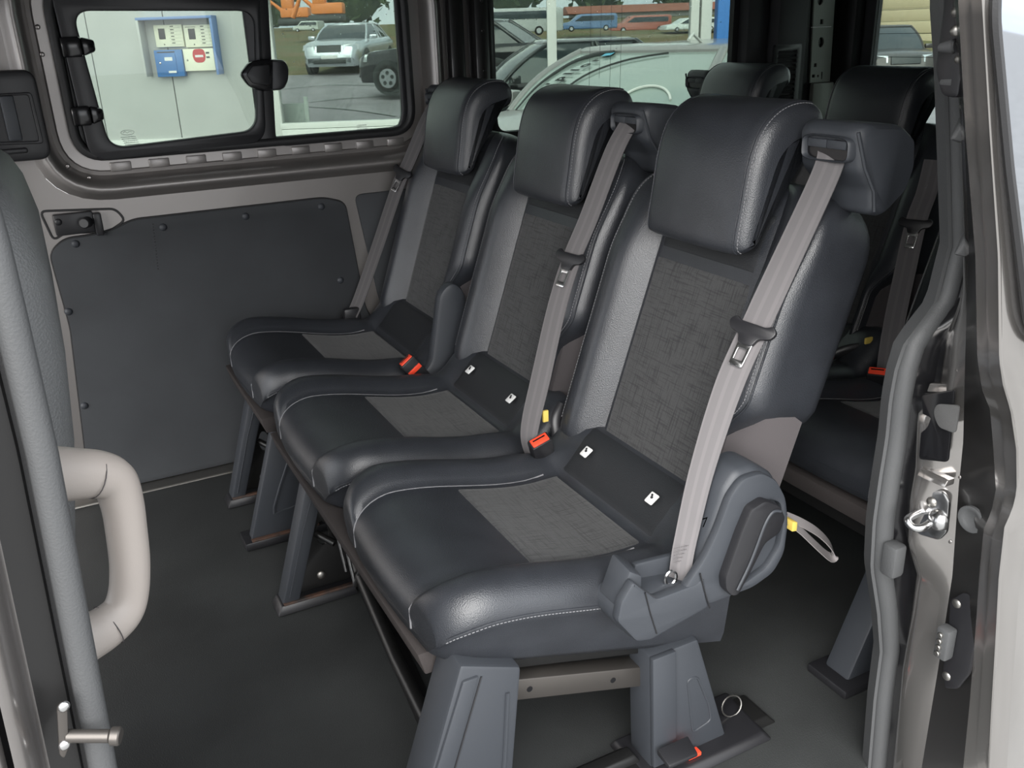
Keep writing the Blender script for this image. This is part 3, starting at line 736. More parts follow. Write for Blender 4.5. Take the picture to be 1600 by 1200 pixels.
# ---- recliner side cover on the door side
SY = .905
so1 = P2([(958, 970), (964, 945), (990, 930), (1084, 912), (1097, 868), (1112, 820), (1130, 765), (1150, 735), (1180, 725), (1208, 738), (1224, 768), (1228, 810), (1222, 860), (1205, 895), (1172, 920), (1100, 948), (1012, 1000), (990, 1003)], SY)
rnd = rounded(so1, .012, 4)
def side_ring(y, ins):
    n = len(rnd); c = Vector((sum(p[0] for p in rnd)/n, sum(p[1] for p in rnd)/n)); out = []
    for i, p in enumerate(rnd):
        t = Vector(rnd[(i+1) % n])-Vector(rnd[i-1]); t.normalize(); nn = Vector((t.y, -t.x))
        out.append(Vector((p[0]+nn.x*ins*SGN, y, p[1]+nn.y*ins*SGN)))
    return out
ar = sum(rnd[i-1][0]*rnd[i][1]-rnd[i][0]*rnd[i-1][1] for i in range(len(rnd))); SGN = -1 if ar > 0 else 1
SC = part('side_cover', loft([side_ring(SY+.055, .0), side_ring(SY+.03, .0), side_ring(SY+.008, .001), side_ring(SY+.002, .005), side_ring(SY-.002, .010)], sharp=45), 'plastic', DB, label='charcoal plastic recliner cover')
# raised rounded hump ring over the rear half
hump = P2([(1050, 930), (1092, 868), (1112, 825), (1132, 770), (1152, 742), (1182, 733), (1205, 745), (1219, 772), (1223, 810), (1217, 858), (1200, 889), (1168, 912), (1100, 938)], SY)
hin = P2([(1120, 895), (1150, 860), (1172, 800), (1190, 775), (1210, 780), (1214, 815), (1208, 850), (1190, 880), (1150, 908)], SY)
part('cover_hump', plate([rounded(hump, .012, 4), rounded(hin, .01, 4)], XZ(SY-.014), .016, .005), 'plastic', SC)
part('lever_recess', plate([rounded(hin, .01, 4)], XZ(SY-.003), .003), 'plastic', SC)
lev = P2([(1128, 918), (1127, 900), (1152, 830), (1168, 792), (1190, 778), (1213, 786), (1222, 805), (1212, 830), (1190, 845), (1165, 895), (1148, 926), (1138, 928)], SY-.02)
LV = part('recline_lever', plate([rounded(lev, .007, 4)], XZ(SY-.030), .028, .005), 'plastic_black', SC)
hl_ = [W(1152, 922, Y=SY-.031), W(1170, 885, Y=SY-.031), W(1182, 855, Y=SY-.031), W(1196, 818, Y=SY-.031), W(1208, 800, Y=SY-.031), W(1220, 799, Y=SY-.031)]
part('lever_edge', tube(spline(hl_, 4), .0022, 6), 'plastic', LV)
# belt anchor pocket in the front box
pk = P2([(1002, 912), (1012, 905), (1085, 882), (1092, 890), (1084, 904), (1020, 926)], SY-.004)
bkp = P2([(985, 945), (990, 880), (1040, 868), (1098, 852), (1096, 925)], .948)
part('anchor_pocket', plate([rounded(bkp, .006, 3)], XZ(.944), .010, .002), 'plastic', SC)
part('pocket_wall', hull([Vector((q.x, y_, q.z)) for q, y_ in ((W(963, 950, Y=.905), .905), (W(1003, 950, Y=.905), .905), (W(1003, 950, Y=.905), .953), (W(963, 950, Y=.905), .953), (W(985, 893, Y=.905), .905), (W(1004, 900, Y=.905), .905), (W(1004, 893, Y=.905), .953), (W(985, 888, Y=.905), .953))], .004), 'plastic', SC)
q = W(1010, 915, Y=.938); part('anchor_bolt', dome(q, (0, -1, .5), .010, .010), 'steel', SC)
p = W(1047, 902, Y=.92); part('anchor_ring', tube([p+Vector((.010*math.cos(t), -.002, .012*math.sin(t))) for t in [2*math.pi*k/14 for k in range(14)]], .0025, 6, closed=True), 'steel', SC)
fb = P2([(960, 968), (966, 938), (986, 905), (1004, 920), (1022, 932), (1086, 908), (1096, 898), (1103, 945), (1012, 997), (990, 999)], SY-.008)
FBX = part('front_box', plate([rounded(fb, .006, 3)], XZ(SY-.016), .018, .005), 'plastic', SC)
for a, b in (((1008, 926), (1026, 990)), ((1094, 896), (1109, 950))):
    part('panel_gap', tube([W(*a, Y=SY-.0165), W((a[0]+b[0])/2-1, (a[1]+b[1])/2, Y=SY-.0167), W(*b, Y=SY-.0165)], .0012, 5), 'plastic_gloss', SC)
q = W(1100, 815, Y=SY-.001)
part('moulded_mark', text_mesh('7', .022, lambda x, y, z: Vector((q.x+x, SY-.0025, q.z+y-.008)), .0006), 'plastic_black', SC)
for a, b in (((1149, 818), (1156, 830)), ((1117, 872), (1128, 882))):
    part('moulded_mark', tube([W(*a, Y=SY-.0025), W((a[0]+b[0])/2, (a[1]+b[1])/2+2, Y=SY-.0027), W(*b, Y=SY-.0025)], .0008, 4), 'plastic_black', SC)
# grey release loop behind the cover
p0 = W(1232, 812, Y=.99)
lp = [W(*v, Y=.99+.002*i) for i, v in enumerate(((1230, 812), (1250, 828), (1275, 852), (1296, 870), (1303, 866), (1296, 850), (1278, 832), (1255, 818), (1232, 808)))]
LO = part('release_loop', ribbon(spline(lp, 6), Vector((.30, .75, .55)), .020), 'loop', DB)
p = W(1234, 816, Y=.985); part('loop_thread', hull([p+Vector(v) for v in ((-.005, -.012, -.011), (.006, -.012, -.013), (.006, .012, -.013), (-.005, .012, -.011), (-.005, -.012, .008), (.006, -.012, .004), (.006, .012, .004), (-.005, .012, .008))], .001), 'yellow', LO)
# ---- legs
def leg(root, pts, y0, y1, m='plastic', bev=.006, inset=None):
    """pts: 4 side-view corners (x,z): bottom front, bottom rear, top rear, top front"""
    P = [Vector((x, y0, z)) for x, z in pts]; Q = [Vector((x, y1, z)) for x, z in pts]
    o = part('leg_cover', hull([P[0], P[1], Q[1], Q[0], P[3], P[2], Q[2], Q[3]], bev), m, root)
    return o
# near pair
L1 = leg(DB, [(.262, .012), (.445, .012), (.480, .335), (.385, .375)], .955, 1.03)
part('leg_groove', tube([(.415, .9545, .345), (.365, .9545, .20), (.325, .9545, .03)], .0016, 5), 'plastic_black', L1)
part('leg_rib', tube(spline([(.425, .954, .02), (.425, .954, .10), (.44, .954, .13), (.455, .954, .30)], 3), .003, 6), 'plastic', L1)
part('leg_ridge', hull([Vector(v) for v in ((.262, .950, .015), (.300, .950, .015), (.300, .96, .015), (.262, .96, .015), (.385, .950, .35), (.410, .950, .35), (.410, .96, .35), (.385, .96, .35))], .003), 'plastic', L1)
L2 = leg(DB, [(.727, .012), (.89, .012), (.815, .25), (.718, .25)], .965, 1.03)
part('leg_ridge', hull([Vector(v) for v in ((.727, .958, .02), (.775, .958, .02), (.775, .97, .02), (.727, .97, .02), (.718, .958, .25), (.765, .958, .25), (.765, .97, .25), (.718, .97, .25))], .003), 'plastic', L2)
pk = rounded([(.812, .055), (.852, .065), (.845, .10), (.815, .175), (.795, .175)], .01, 4)
part('leg_pocket', tube([Vector((p.x, .9645, p.y)) for p in pk], .0018, 6, closed=True), 'plastic', L2)
# floor rail under the near pair, with feet
part('floor_rail', hull([Vector(v) for v in ((.22, .955, .001), (1.0, .955, .001), (1.0, 1.04, .001), (.22, 1.04, .001), (.23, .965, .016), (.985, .965, .016), (.985, 1.03, .016), (.23, 1.03, .016))], .003), 'steel_black', DB)
part('rail_channel', hull([Vector(v) for v in ((.47, .985, .016), (.72, .985, .016), (.72, 1.02, .016), (.47, 1.02, .016), (.47, .99, .032), (.71, .99, .032), (.71, 1.015, .032), (.47, 1.015, .032))], .003), 'steel_black', DB)
part('foot', hull([Vector(v) for v in ((.70, .925, .001), (.965, .925, .001), (.975, 1.06, .001), (.70, 1.06, .001), (.71, .935, .018), (.95, .935, .018), (.96, 1.05, .018), (.71, 1.05, .018))], .005), 'plastic_black', DB)
part('foot', hull([Vector(v) for v in ((.24, .925, .001), (.47, .925, .001), (.47, 1.06, .001), (.24, 1.06, .001), (.25, .935, .018), (.46, .935, .018), (.46, 1.05, .018), (.25, 1.05, .018))], .005), 'plastic_black', DB)
p = W(1082, 1142, Y=.955); part('lock_flag', box((p.x-.014, .944, .019), (p.x+.014, .960, .027), .002), 'red', DB, label='small red lock indicator')
p = W(1060, 1178, Y=.93); part('foot_lever', hull([p+Vector(v) for v in ((-.03, -.015, -.008), (.03, -.015, -.008), (.035, .02, -.004), (-.03, .02, -.004), (-.03, -.015, .0), (.03, -.015, .0), (.035, .02, .008), (-.03, .02, .008))], .003), 'plastic_black', DB)
part('cable_loop', tube([Vector((.93+.022*math.cos(t), 1.0+.006*math.sin(t), .035+.018*math.sin(t))) for t in [2*math.pi*k/20 for k in range(20)]], .0015, 5, closed=True), 'steel_dull', DB)
# crossbar between the near legs with two holes and a spring
bar = [Vector(v) for v in ((.47, .995, .245), (.735, .995, .165), (.735, 1.03, .165), (.47, 1.03, .245), (.47, .995, .285), (.735, .995, .205), (.735, 1.03, .205), (.47, 1.03, .285))]
CB = part('crossbar', hull(bar, .003), 'steel_brown', DB)
for t in (.16, .74):
    c = bar[0].lerp(bar[1], t)+Vector((0, -.0008, .02)); part('bolt_hole', cyl(c, c+Vector((0, .003, 0)), .005, 12), 'plastic_gloss', CB)
spr = [Vector((.535+.05*k/60, 1.02+.009*math.cos(k*.9), .285+.009*math.sin(k*.9)-.015*k/60)) for k in range(61)]
part('spring', tube(spr, .0022, 5), 'steel_dull', DB)
# middle support: black triangular plate with plastic front
def support(root, y, top=.36, cover=True, tall=.30):
    z1 = tall
    pl = [(.30, .03), (.455, .03), (.50, z1), (.40, z1+.03), (.375, z1-.02)]
    o = part('leg_plate', plate([rounded(pl, .01, 3), [(.40+.014*math.cos(t), .165+.03*math.sin(t)) for t in [2*math.pi*k/14 for k in range(14)]]], XZ(y), .006, .001), 'steel_black', root)
    c = leg(root, [(.288, .022), (.325, .022), (.425, z1+.03), (.385, z1+.04)], y-.022, y+.03, 'plastic', .005)
    part('leg_rib', tube([(.305, y-.0225, .04), (.355, y-.0225, .2), (.40, y-.0225, z1+.02)], .0016, 5), 'plastic', c)
    f = part('foot', hull([Vector(v) for v in ((.272, y-.03, .001), (.46, y-.03, .001), (.46, y+.04, .001), (.272, y+.04, .001), (.285, y-.024, .024), (.455, y-.024, .024), (.455, y+.035, .024), (.285, y+.035, .024))], .005), 'plastic_black', root)
    part('foot_edge', hull([Vector(v) for v in ((.29, y-.027, .024), (.45, y-.027, .024), (.45, y-.015, .024), (.29, y-.015, .024), (.29, y-.026, .029), (.45, y-.026, .029), (.45, y-.015, .029), (.29, y-.015, .029))], .001), 'rust', f)
    part('bolt', dome((.325, y-.001, .06), (0, -1, 0), .008, .005), 'steel_dull', o); part('bolt', dome((.385, y-.001, .06), (0, -1, 0), .012, .006), 'steel_dull', o)
    part('stub_rod', tube([(.385, y-.002, .17), (.415, y-.04, .155)], .008, 10), 'steel_black', o)
    return o
support(DB, 1.766, tall=.30)
for x, y, z in ((.70, .0, 0),): pass
part('leg_plate', plate([rounded([(.68, .03), (.86, .03), (.82, .22), (.72, .22)], .01, 3)], XZ(1.766), .006, .001), 'steel_black', DB)
part('foot', box((.66, 1.735, .001), (.90, 1.81, .024), .005), 'plastic_black', DB)
# frame bars seen under the cushion
part('tie_bar', tube([(.44, 1.72, .155), (.43, 1.40, .06), (.42, 1.06, .02)], .014, 8), 'steel_black', DB)
part('side_bar', hull([Vector(v) for v in ((.46, 1.72, .0), (.50, 1.72, .0), (.44, 1.05, .0), (.40, 1.05, .0), (.46, 1.72, .02), (.50, 1.72, .02), (.44, 1.05, .02), (.40, 1.05, .02))], .003), 'steel_black', DB)
a1 = W(515, 785, Y=1.68); a2 = W(541, 892, Y=1.66); b1 = W(528, 800, Y=1.64); b2 = W(555, 915, Y=1.62)
part('gas_rod', tube([a1, a2], .004, 8), 'steel', DB); part('gas_rod', tube([b1, b2], .004, 8), 'steel', DB)
part('strut', tube([b2, W(575, 858, Y=1.60)], .006, 8), 'steel_black', DB)
part('cross_tube', tube([(.78, 1.03, .17), (.78, 1.76, .17)], .016, 10), 'steel_black', DB)
part('cross_tube', tube([(.46, 1.03, .30), (.46, 1.76, .30)], .014, 10), 'steel_black', DB)
# ---------------------------------------------------------------- single far seat
SS = empty('single_seat', (.60, YF, 0), 'single black leather seat against the far side wall', 'seat', 'middle row seats')
seat(SS, YF, tags=False); housing(SS, YF, 0, 1)
part('felt_strip', strip_mesh(YF-.22, YF+.22), 'strip', SS)
part('seat_pan', hull([Vector(v) for v in ((.40, YF-.2, .32), (.84, YF-.2, .20), (.84, YF+.2, .20), (.40, YF+.2, .32), (.40, YF-.2, .36), (.84, YF-.2, .24), (.84, YF+.2, .24), (.40, YF+.2, .36))], .004), 'steel_black', SS)
lc = leg(SS, [(.288, .022), (.46, .022), (.50, .30), (.395, .36)], 2.065, 2.10)
part('leg_rib', tube(spline([(.43, 2.064, .27), (.355, 2.064, .10), (.375, 2.064, .085), (.44, 2.064, .10), (.46, 2.064, .16)], 3), .003, 6), 'plastic', lc)
ft = part('foot', box((.27, 2.05, .001), (.48, 2.125, .024), .005), 'plastic_black', SS)
part('foot_edge', box((.288, 2.052, .022), (.46, 2.064, .028), .001), 'rust', ft)
support(SS, 2.33, tall=.30)
part('leg_plate', plate([rounded([(.68, .03), (.86, .03), (.82, .22), (.72, .22)], .01, 3)], XZ(2.2), .006, .001), 'steel_black', SS)
part('foot', box((.66, 2.17, .001), (.90, 2.24, .024), .005), 'plastic_black', SS)
# far belt running down the wall side
bp = [W(678, 165, Y=2.42), W(663, 195, Y=2.44), W(640, 250, Y=2.47), W(622, 290, Y=2.48), W(590, 385, Y=2.49), W(562, 465, Y=2.49), W(550, 492, Y=2.49)]
belt(SS, bp, [.04, .044, .046, .047, .047, .046, .046], lambda s: Vector((.5, -1, 0)), tg=.44, m='webbing_dark')
p = W(549, 487, Y=2.485); part('belt_anchor', hull([p+Vector(v) for v in ((-.026, -.012, -.03), (.026, -.012, -.03), (.026, .012, -.03), (-.026, .012, -.03), (-.024, -.012, .012), (.024, -.012, .012), (.024, .012, .012), (-.024, .012, .012))], .006), 'plastic_black', SS)
# recliner tower between far and middle seats
rc = [(.70, .36), (.86, .34), (.90, .50), (.88, .60), (.85, .625), (.815, .60), (.80, .52), (.78, .42)]
part('side_cover', plate([rounded(rc, .02, 4)], XZ(YF-.262), .035, .010), 'plastic', SS)
# buckle lying on the far cushion
c_ = W(634, 563, Y=1.985); tl_ = W(674, 606, Y=1.985)
bk = buckle(SS, c_, c_-tl_, W(655, 552, Y=1.985)-W(627, 573, Y=1.985), (c_-tl_).length, .043, .024)
t_ = (c_-tl_).normalized(); w_ = (W(655, 552, Y=1.985)-W(627, 573, Y=1.985)); w_ = (w_-t_*w_.dot(t_)).normalized(); n_ = w_.cross(t_)
n_ = n_ if n_.y < 0 else -n_
m_ = c_-t_*.030+n_*.0115
part('red_stripe', hull([m_+t_*a+w_*x+n_*h for h in (-.002, .003) for a, x in ((-.006, -.019), (-.006, .019), (.006, .019), (.006, -.019))], .001), 'red', bk)
m_ = c_-t_*.062+n_*.012
part('case_mark', tube([m_+w_*(.009*math.cos(a))+t_*(.005*math.sin(a)) for a in [2*math.pi*k/18 for k in range(18)]], .0006, 4, closed=True), 'plastic', bk)
# ---------------------------------------------------------------- rear bench, the same seats one row back
DX = .88
RB = empty('rear_bench_seat', (.60+DX, 1.67, 0), 'three-place black leather bench in the dark rear row', 'seat')
for yc in (1.14, 1.67, 2.20):
    seat(RB, yc, DX, tags=False)
    housing(RB, yc, DX, -1 if yc > 1.2 else 1) if yc < 2 else housing(RB, yc, DX, 1)
o = part('felt_strip', strip_mesh(.92, 2.42), 'strip', RB, (DX, 0, 0))
part('seat_pan', hull([Vector(v) for v in ((.40, .95, .26), (.84, .95, .16), (.84, 2.4, .16), (.40, 2.4, .26), (.40, .95, .36), (.84, .95, .24), (.84, 2.4, .24), (.40, 2.4, .36))], .004), 'steel_black', RB, (DX, 0, 0))
for y in (.985, 1.66, 2.3):
    leg(RB, [(.295+DX, .02), (.38+DX, .02), (.53+DX, .34), (.44+DX, .36)], y-.03, y+.03)
    part('foot', box((.27+DX, y-.05, .001), (.45+DX, y+.05, .02), .005), 'plastic_black', RB)
    leg(RB, [(.72+DX, .012), (.86+DX, .012), (.82+DX, .22), (.74+DX, .22)], y-.03, y+.03)
# belts and buckles of the rear row
bp = [W(1460, 250, Y=1.45), W(1448, 300, Y=1.44), W(1432, 345, Y=1.42), W(1415, 420, Y=1.40), W(1398, 500, Y=1.38), W(1388, 560, Y=1.36), W(1384, 600, Y=1.35)]
belt(RB, bp, [.045, .046, .047, .047, .047, .046, .046], lambda s: Vector((.5, -1, 0)), tg=.36)
q = W(1371, 580, Y=1.32)
buckle(RB, q, (-.45, -.25, .8), (.5, -1, .25), .07, .046, .026)
p = W(1357, 532, Y=1.45); part('belt_label', box(p-Vector((.012, .003, .008)), p+Vector((.012, .003, .008)), .002), 'yellow', RB)
p = W(1330, 545, Y=1.48); part('buckle_stalk', tube(spline([p+Vector((-.05, .04, -.03)), p, p+Vector((.05, -.03, -.01)), p+Vector((.09, -.06, -.05))], 5), .013, 8, flat=.5), 'plastic_black', RB)

# ================================================================== door opening: rear jamb (right) and front jamb (left)
def zcol(pts, Y):
    q = sorted([(w.z, w.x) for w in (W(px, py, Y=Y) for px, py in pts)])
    zs = [a for a, b in q]; xs_ = [b for a, b in q]
    return lambda z: float(np.interp(z, zs, xs_))
sealpx = [(1484, 0), (1490, 100), (1494, 250), (1497, 380), (1474, 470), (1425, 535), (1412, 576), (1404, 620), (1398, 680), (1388, 740), (1378, 810), (1374, 880), (1384, 950), (1388, 1010), (1378, 1085), (1368, 1200), (1360, 1330)]
cS = zcol(sealpx, .80)
c1 = zcol([(x+10, y) for x, y in sealpx], .79)
c2 = zcol([(1492, 0), (1506, 200), (1514, 380), (1511, 470), (1508, 560), (1505, 690), (1498, 760), (1488, 900), (1465, 1050), (1440, 1200), (1420, 1330)], .70)
c3 = zcol([(1497, 0), (1508, 200), (1524, 400), (1527, 560), (1534, 608), (1547, 640), (1552, 700), (1556, 765), (1549, 800), (1537, 826), (1530, 900), (1525, 975), (1515, 1100), (1505, 1200), (1498, 1330)], .640)
c4 = zcol([(1528, 0), (1540, 200), (1554, 400), (1556, 560), (1562, 600), (1574, 640), (1583, 700), (1584, 765), (1577, 795), (1565, 820), (1556, 900), (1551, 1000), (1545, 1100), (1540, 1200), (1534, 1330)], .605)
zl_ = sorted(set([round(v, 3) for v in np.linspace(-.06, 1.43, 110)]))
def sheet(cols, sharp=45):       # cols: list of (fx(z), Y or fy(z))
    V = []; F = []; n = len(cols)
    for z in zl_:
        for fx, Y in cols: V.append(Vector((fx(z), Y(z) if callable(Y) else Y, z)))
    for i in range(len(zl_)-1):
        for j in range(n-1): F.append((i*n+j, i*n+j+1, (i+1)*n+j+1, (i+1)*n+j))
    return mesh_from(V, F, sharp=sharp)
def mixc(a, b, t): return lambda z: a(z)*(1-t)+b(z)*t
def addc(a, d): return lambda z: a(z)+d
cM = zcol([(1500, 0), (1509, 300), (1510, 440), (1500, 480), (1484, 520), (1474, 580), (1470, 610), (1436, 650), (1432, 735), (1424, 780), (1420, 850), (1434, 900), (1427, 960), (1412, 1050), (1397, 1200), (1388, 1330)], .752)
bulge = lambda z: .03*math.exp(-((z-.36)/.12)**2)
JR = struct('wall_right', sheet([(addc(cM, .012), .760), (addc(cM, .003), .757), (cM, .752), (lambda z: cM(z)*.8+c2(z)*.2-.003, .742), (lambda z: cM(z)*.5+c2(z)*.5-.006+bulge(z)*.25, .727), (lambda z: cM(z)*.2+c2(z)*.8-.003, .712), (c2, .70)], 60), 'paint_outer', 'metallic grey door jamb behind the sliding door opening')
part('channel_shade', sheet([(addc(c1, .10), .84), (addc(c1, .02), .81), (addc(c1, .004), .80), (c1, .785), (addc(mixc(c1, cM, .6), .02), .772), (addc(cM, .012), .760)]), 'plastic_gloss', JR)  # black sheet stands for the shadow between seal and metal
part('dark_flange', sheet([(c2, .70), (addc(mixc(c2, c3, .5), .002), .668), (c3, .640)]), 'paint_shaded', JR)  # dark reflection put into the flange's colour
# rolled outer edge with two beads, then the outer body side
bead = [(c3, .640)]
for t, dy in ((.08, -.004), (.18, -.010), (.28, -.012), (.38, -.007), (.46, -.002), (.54, -.004), (.64, -.011), (.76, -.014), (.88, -.010), (1.0, -.004)):
    bead.append((mixc(c3, c4, t), .640+(.605-.640)*t+dy))
bead.append((addc(c4, .008), .597)); bead.append((addc(c4, .03), .592))
part('rolled_edge', sheet(bead, 60), 'paint_outer', JR)
def body_y(z): return .588+.05*max(0, z-.95)-.02*math.exp(-((z-.72)/.10)**2)+.03*max(0, .3-z)
qw0, qwz = W(1574, 250, Y=.59).x, W(1592, 545, Y=.59).z
part('outer_side', sheet([(addc(c4, .03), .592), (lambda z: c4(z)+.06, body_y), (lambda z: 1.25, body_y), (lambda z: 1.6, body_y), (lambda z: 2.72, body_y)], 60), 'paint_outer', JR)
# quarter window on the outside: black frame and glass
qa = zcol([(1563, 0), (1568, 100), (1573, 200), (1582, 400), (1588, 540)], .585)
qp = [(qa(1.40), 1.40), (qa(1.2), 1.2), (qa(1.05), 1.05), (qa(qwz)+.004, qwz+.03), (qa(qwz)+.03, qwz), (2.4, qwz-.02), (2.4, 1.40)]
QW = struct('window_6', plate([rounded(qp, .02, 4)], lambda x, y, z: Vector((x+.003, body_y(y)-.012+z, y)), .010, .002), 'mirror_glass', 'dark outside quarter window')
part('window_gasket', tube([Vector((p.x+.001, body_y(p.y)-.008, p.y)) for p in rounded(qp, .02, 4)], .005, 6, closed=True), 'rubber_black', QW)
# inner trim of the near side behind the jamb
part('inner_trim', plate([[(1.12, -.02), (2.66, -.02), (2.66, 1.43), (1.16, 1.43), (1.16, .86)], rrect(1.42, 2.3, .92, 1.34, .06)], lambda x, y, z: Vector((x, .80+z, y)), .03, .004), 'trim', JR)
# rubber door seal
sp_ = [Vector((cS(z), .80-.004, z)) for z in np.linspace(-.05, 1.42, 90)]
SL = part('door_seal', tube(sp_, .0155, 14, flat=1.0, up=(1, 0, 0)), 'rubber', JR)
part('seal_lip', ribbon([p+Vector((-.014, .012, 0)) for p in sp_], Vector((.5, 1, 0)), .026, .005), 'rubber', SL)
def jx(Y, z): return float(np.interp(Y, [.60, .640, .70, .727, .752, .785, .81], [c4(z), c3(z), c2(z), (cM(z)+c2(z))/2-.006+bulge(z)*.25, cM(z), c1(z), c1(z)+.02]))
def onjamb(px, py):
    lo = None
    for Y in np.linspace(.80, .60, 400):
        p = W(px, py, Y=Y); z = p.z
        d = p.x-jx(Y, z)
        if d < 0: return p if lo is None else lo
        lo = p
    return lo
def jplate(pts, th, bev, name, m, par, dx=0.0, follow=False):
    P = [onjamb(*v) for v in pts]; xm = sum(p.x for p in P)/len(P)
    return part(name, plate([rounded([(p.y, p.z) for p in P], .006, 4)], (lambda x, y, z: Vector((jx(x, y)+dx-th+z, x, y))) if follow else (lambda x, y, z: Vector((xm+dx-th+z, x, y))), th, bev), m, par), xm+dx-th
# striker
ST = empty('door_striker', onjamb(1462, 802), 'chrome door striker loop on the rear door jamb', 'striker')
o, xp = jplate([(1430, 770), (1480, 765), (1497, 780), (1496, 826), (1484, 838), (1436, 834), (1428, 822)], .006, .002, 'base_plate', 'steel', ST, -.004)
q = onjamb(1457, 784); part('bolt', dome((xp, q.y, q.z), (-1, 0, 0), .008, .005), 'steel_dull', ST)
a = onjamb(1440, 803); b = onjamb(1466, 815)
part('loop', tube(spline([(xp, b.y, b.z+.006), (xp-.022, b.y, b.z), (xp-.030, (a.y+b.y)/2, (a.z+b.z)/2-.004), (xp-.028, a.y, a.z), (xp, a.y, a.z+.004)], 6), .0055, 10), 'steel', ST)
part('guide_hump', dome((xp, onjamb(1480, 808).y, onjamb(1480, 808).z), (-1, 0, 0), .016, .014), 'steel', ST)
# rubber stop pad
p = onjamb(1409, 870)
sb = solo('door_stop', box((p.x-.030, p.y-.012, p.z-.026), (p.x-.004, p.y+.014, p.z+.028), .006), 'rubber', 'grey rubber door stop pad beside the door seal', 'door stop')
# recess with carpet piece and ledge above the striker
o, xr = jplate([(1446, 640), (1460, 612), (1500, 606), (1500, 716), (1440, 716)], .004, .001, 'recess', 'plastic_gloss', JR, -.011)
o, xr2 = jplate([(1470, 640), (1480, 626), (1510, 630), (1510, 672), (1478, 665), (1469, 655)], .004, .001, 'carpet_patch', 'carpet', JR, -.012)
p = onjamb(1440, 735); q = onjamb(1500, 748)
part('ledge', hull([Vector(v) for v in ((p.x-.010, q.y, q.z-.006), (p.x+.01, q.y, q.z-.006), (p.x+.01, p.y, p.z-.006), (p.x-.010, p.y, p.z-.006), (p.x-.004, q.y, q.z+.004), (p.x+.01, q.y, q.z+.004), (p.x+.01, p.y, p.z+.006), (p.x-.004, p.y, p.z+.006))], .002), 'paint_outer', JR)
p = onjamb(1455, 600); q = onjamb(1502, 608)
part('ledge', hull([Vector(v) for v in ((p.x-.008, q.y, q.z-.010), (p.x+.01, q.y, q.z-.010), (p.x+.01, p.y, p.z-.010), (p.x-.008, p.y, p.z-.010), (p.x-.004, q.y, q.z+.002), (p.x+.01, q.y, q.z+.002), (p.x+.01, p.y, p.z+.002), (p.x-.004, p.y, p.z+.002))], .002), 'paint_outer', JR)
for px, py in ((1499, 745), (1484, 846), (1497, 580)):
    p = onjamb(px, py); part('spot_weld', dome((p.x, p.y, p.z), (-1, 0, 0), .0035, .0015, 10), 'paint', JR)
# round rubber plug on the dark flange
p = onjamb(1518, 811)
PG = part('rubber_plug', loft([[Vector((p.x+dx, p.y+r*math.cos(t), p.z+r*1.0*math.sin(t))) for t in [2*math.pi*k/22 for k in range(22)]] for dx, r in ((.002, .019), (-.003, .019), (-.004, .016), (-.001, .012), (.001, .004))], sharp=60), 'rubber', JR)
# contact block with two screws
CK = empty('contact_block', onjamb(1495, 995), 'black oval plate with a ribbed electrical contact block on the jamb edge', 'connector')
o, xk = jplate([(1492, 935), (1506, 925), (1522, 936), (1524, 990), (1520, 1050), (1506, 1072), (1488, 1070), (1484, 1040), (1490, 990)], .006, .002, 'base_plate', 'plastic_black', CK, -.002)
for px, py in ((1500, 941), (1490, 1051)):
    q = onjamb(px, py); part('screw', dome((xk, q.y, q.z), (-1, 0, 0), .007, .003), 'steel_dull', CK)
q = onjamb(1494, 997)
part('contact_body', box((xk-.020, q.y-.009, q.z-.026), (xk, q.y+.012, q.z+.026), .004), 'rubber', CK)
for k in range(4): part('contact', cyl((xk-.018, q.y+.003, q.z-.016+.0105*k), (xk-.024, q.y+.003, q.z-.016+.0105*k), .0042, 10, bev=.001), 'steel_dull', CK)
# upper guide bracket with pins
GB = empty('door_guide_bracket', onjamb(1492, 130), 'black bracket with two guide pins at the top of the rear jamb', 'bracket')
gx = lambda z: c1(z)-.004
gz1, gz0 = W(1495, 5, Y=.72).z+.02, W(1500, 150, Y=.72).z+.03
p = W(1490, 80, Y=.715)
part('bracket_plate', plate([rounded([(.700, gz0-.03), (.722, gz0-.028), (.735, gz0), (.735, gz1), (.700, gz1)], .006, 3)], lambda x, y, z: Vector((W(1490, 80, Y=.715).x-.002+z, x, y)), .012, .003), 'plastic_black', GB)
for (xa, ya, xb, yb, r) in ((1492, 72, 1466, 75, .008), (1494, 128, 1470, 128, .010)):
    a = W(xa, ya, Y=.712); b = W(xb, yb, Y=.728)
    part('guide_pin', cyl(a, b, r, 12, r*.62, bev=.002), 'rubber', GB)
for xa, ya in ((1495, 18), (1493, 48), (1500, 92), (1508, 165)):
    a = W(xa, ya, Y=.706); part('screw', dome(a, (-1, -.5, 0), .006, .004), 'steel_dull', GB)
for px, py in ((1510, 205), (1515, 385)):
    p = W(px, py, Y=.72)
    part('seal_clip', hull([p+Vector(v) for v in ((-.022, .0, -.008), (.0, -.01, -.014), (.0, .01, -.014), (-.022, .006, -.008), (-.006, .0, .016), (.0, -.01, .02), (.0, .01, .02), (-.006, .006, .016))], .003), 'rubber', JR)
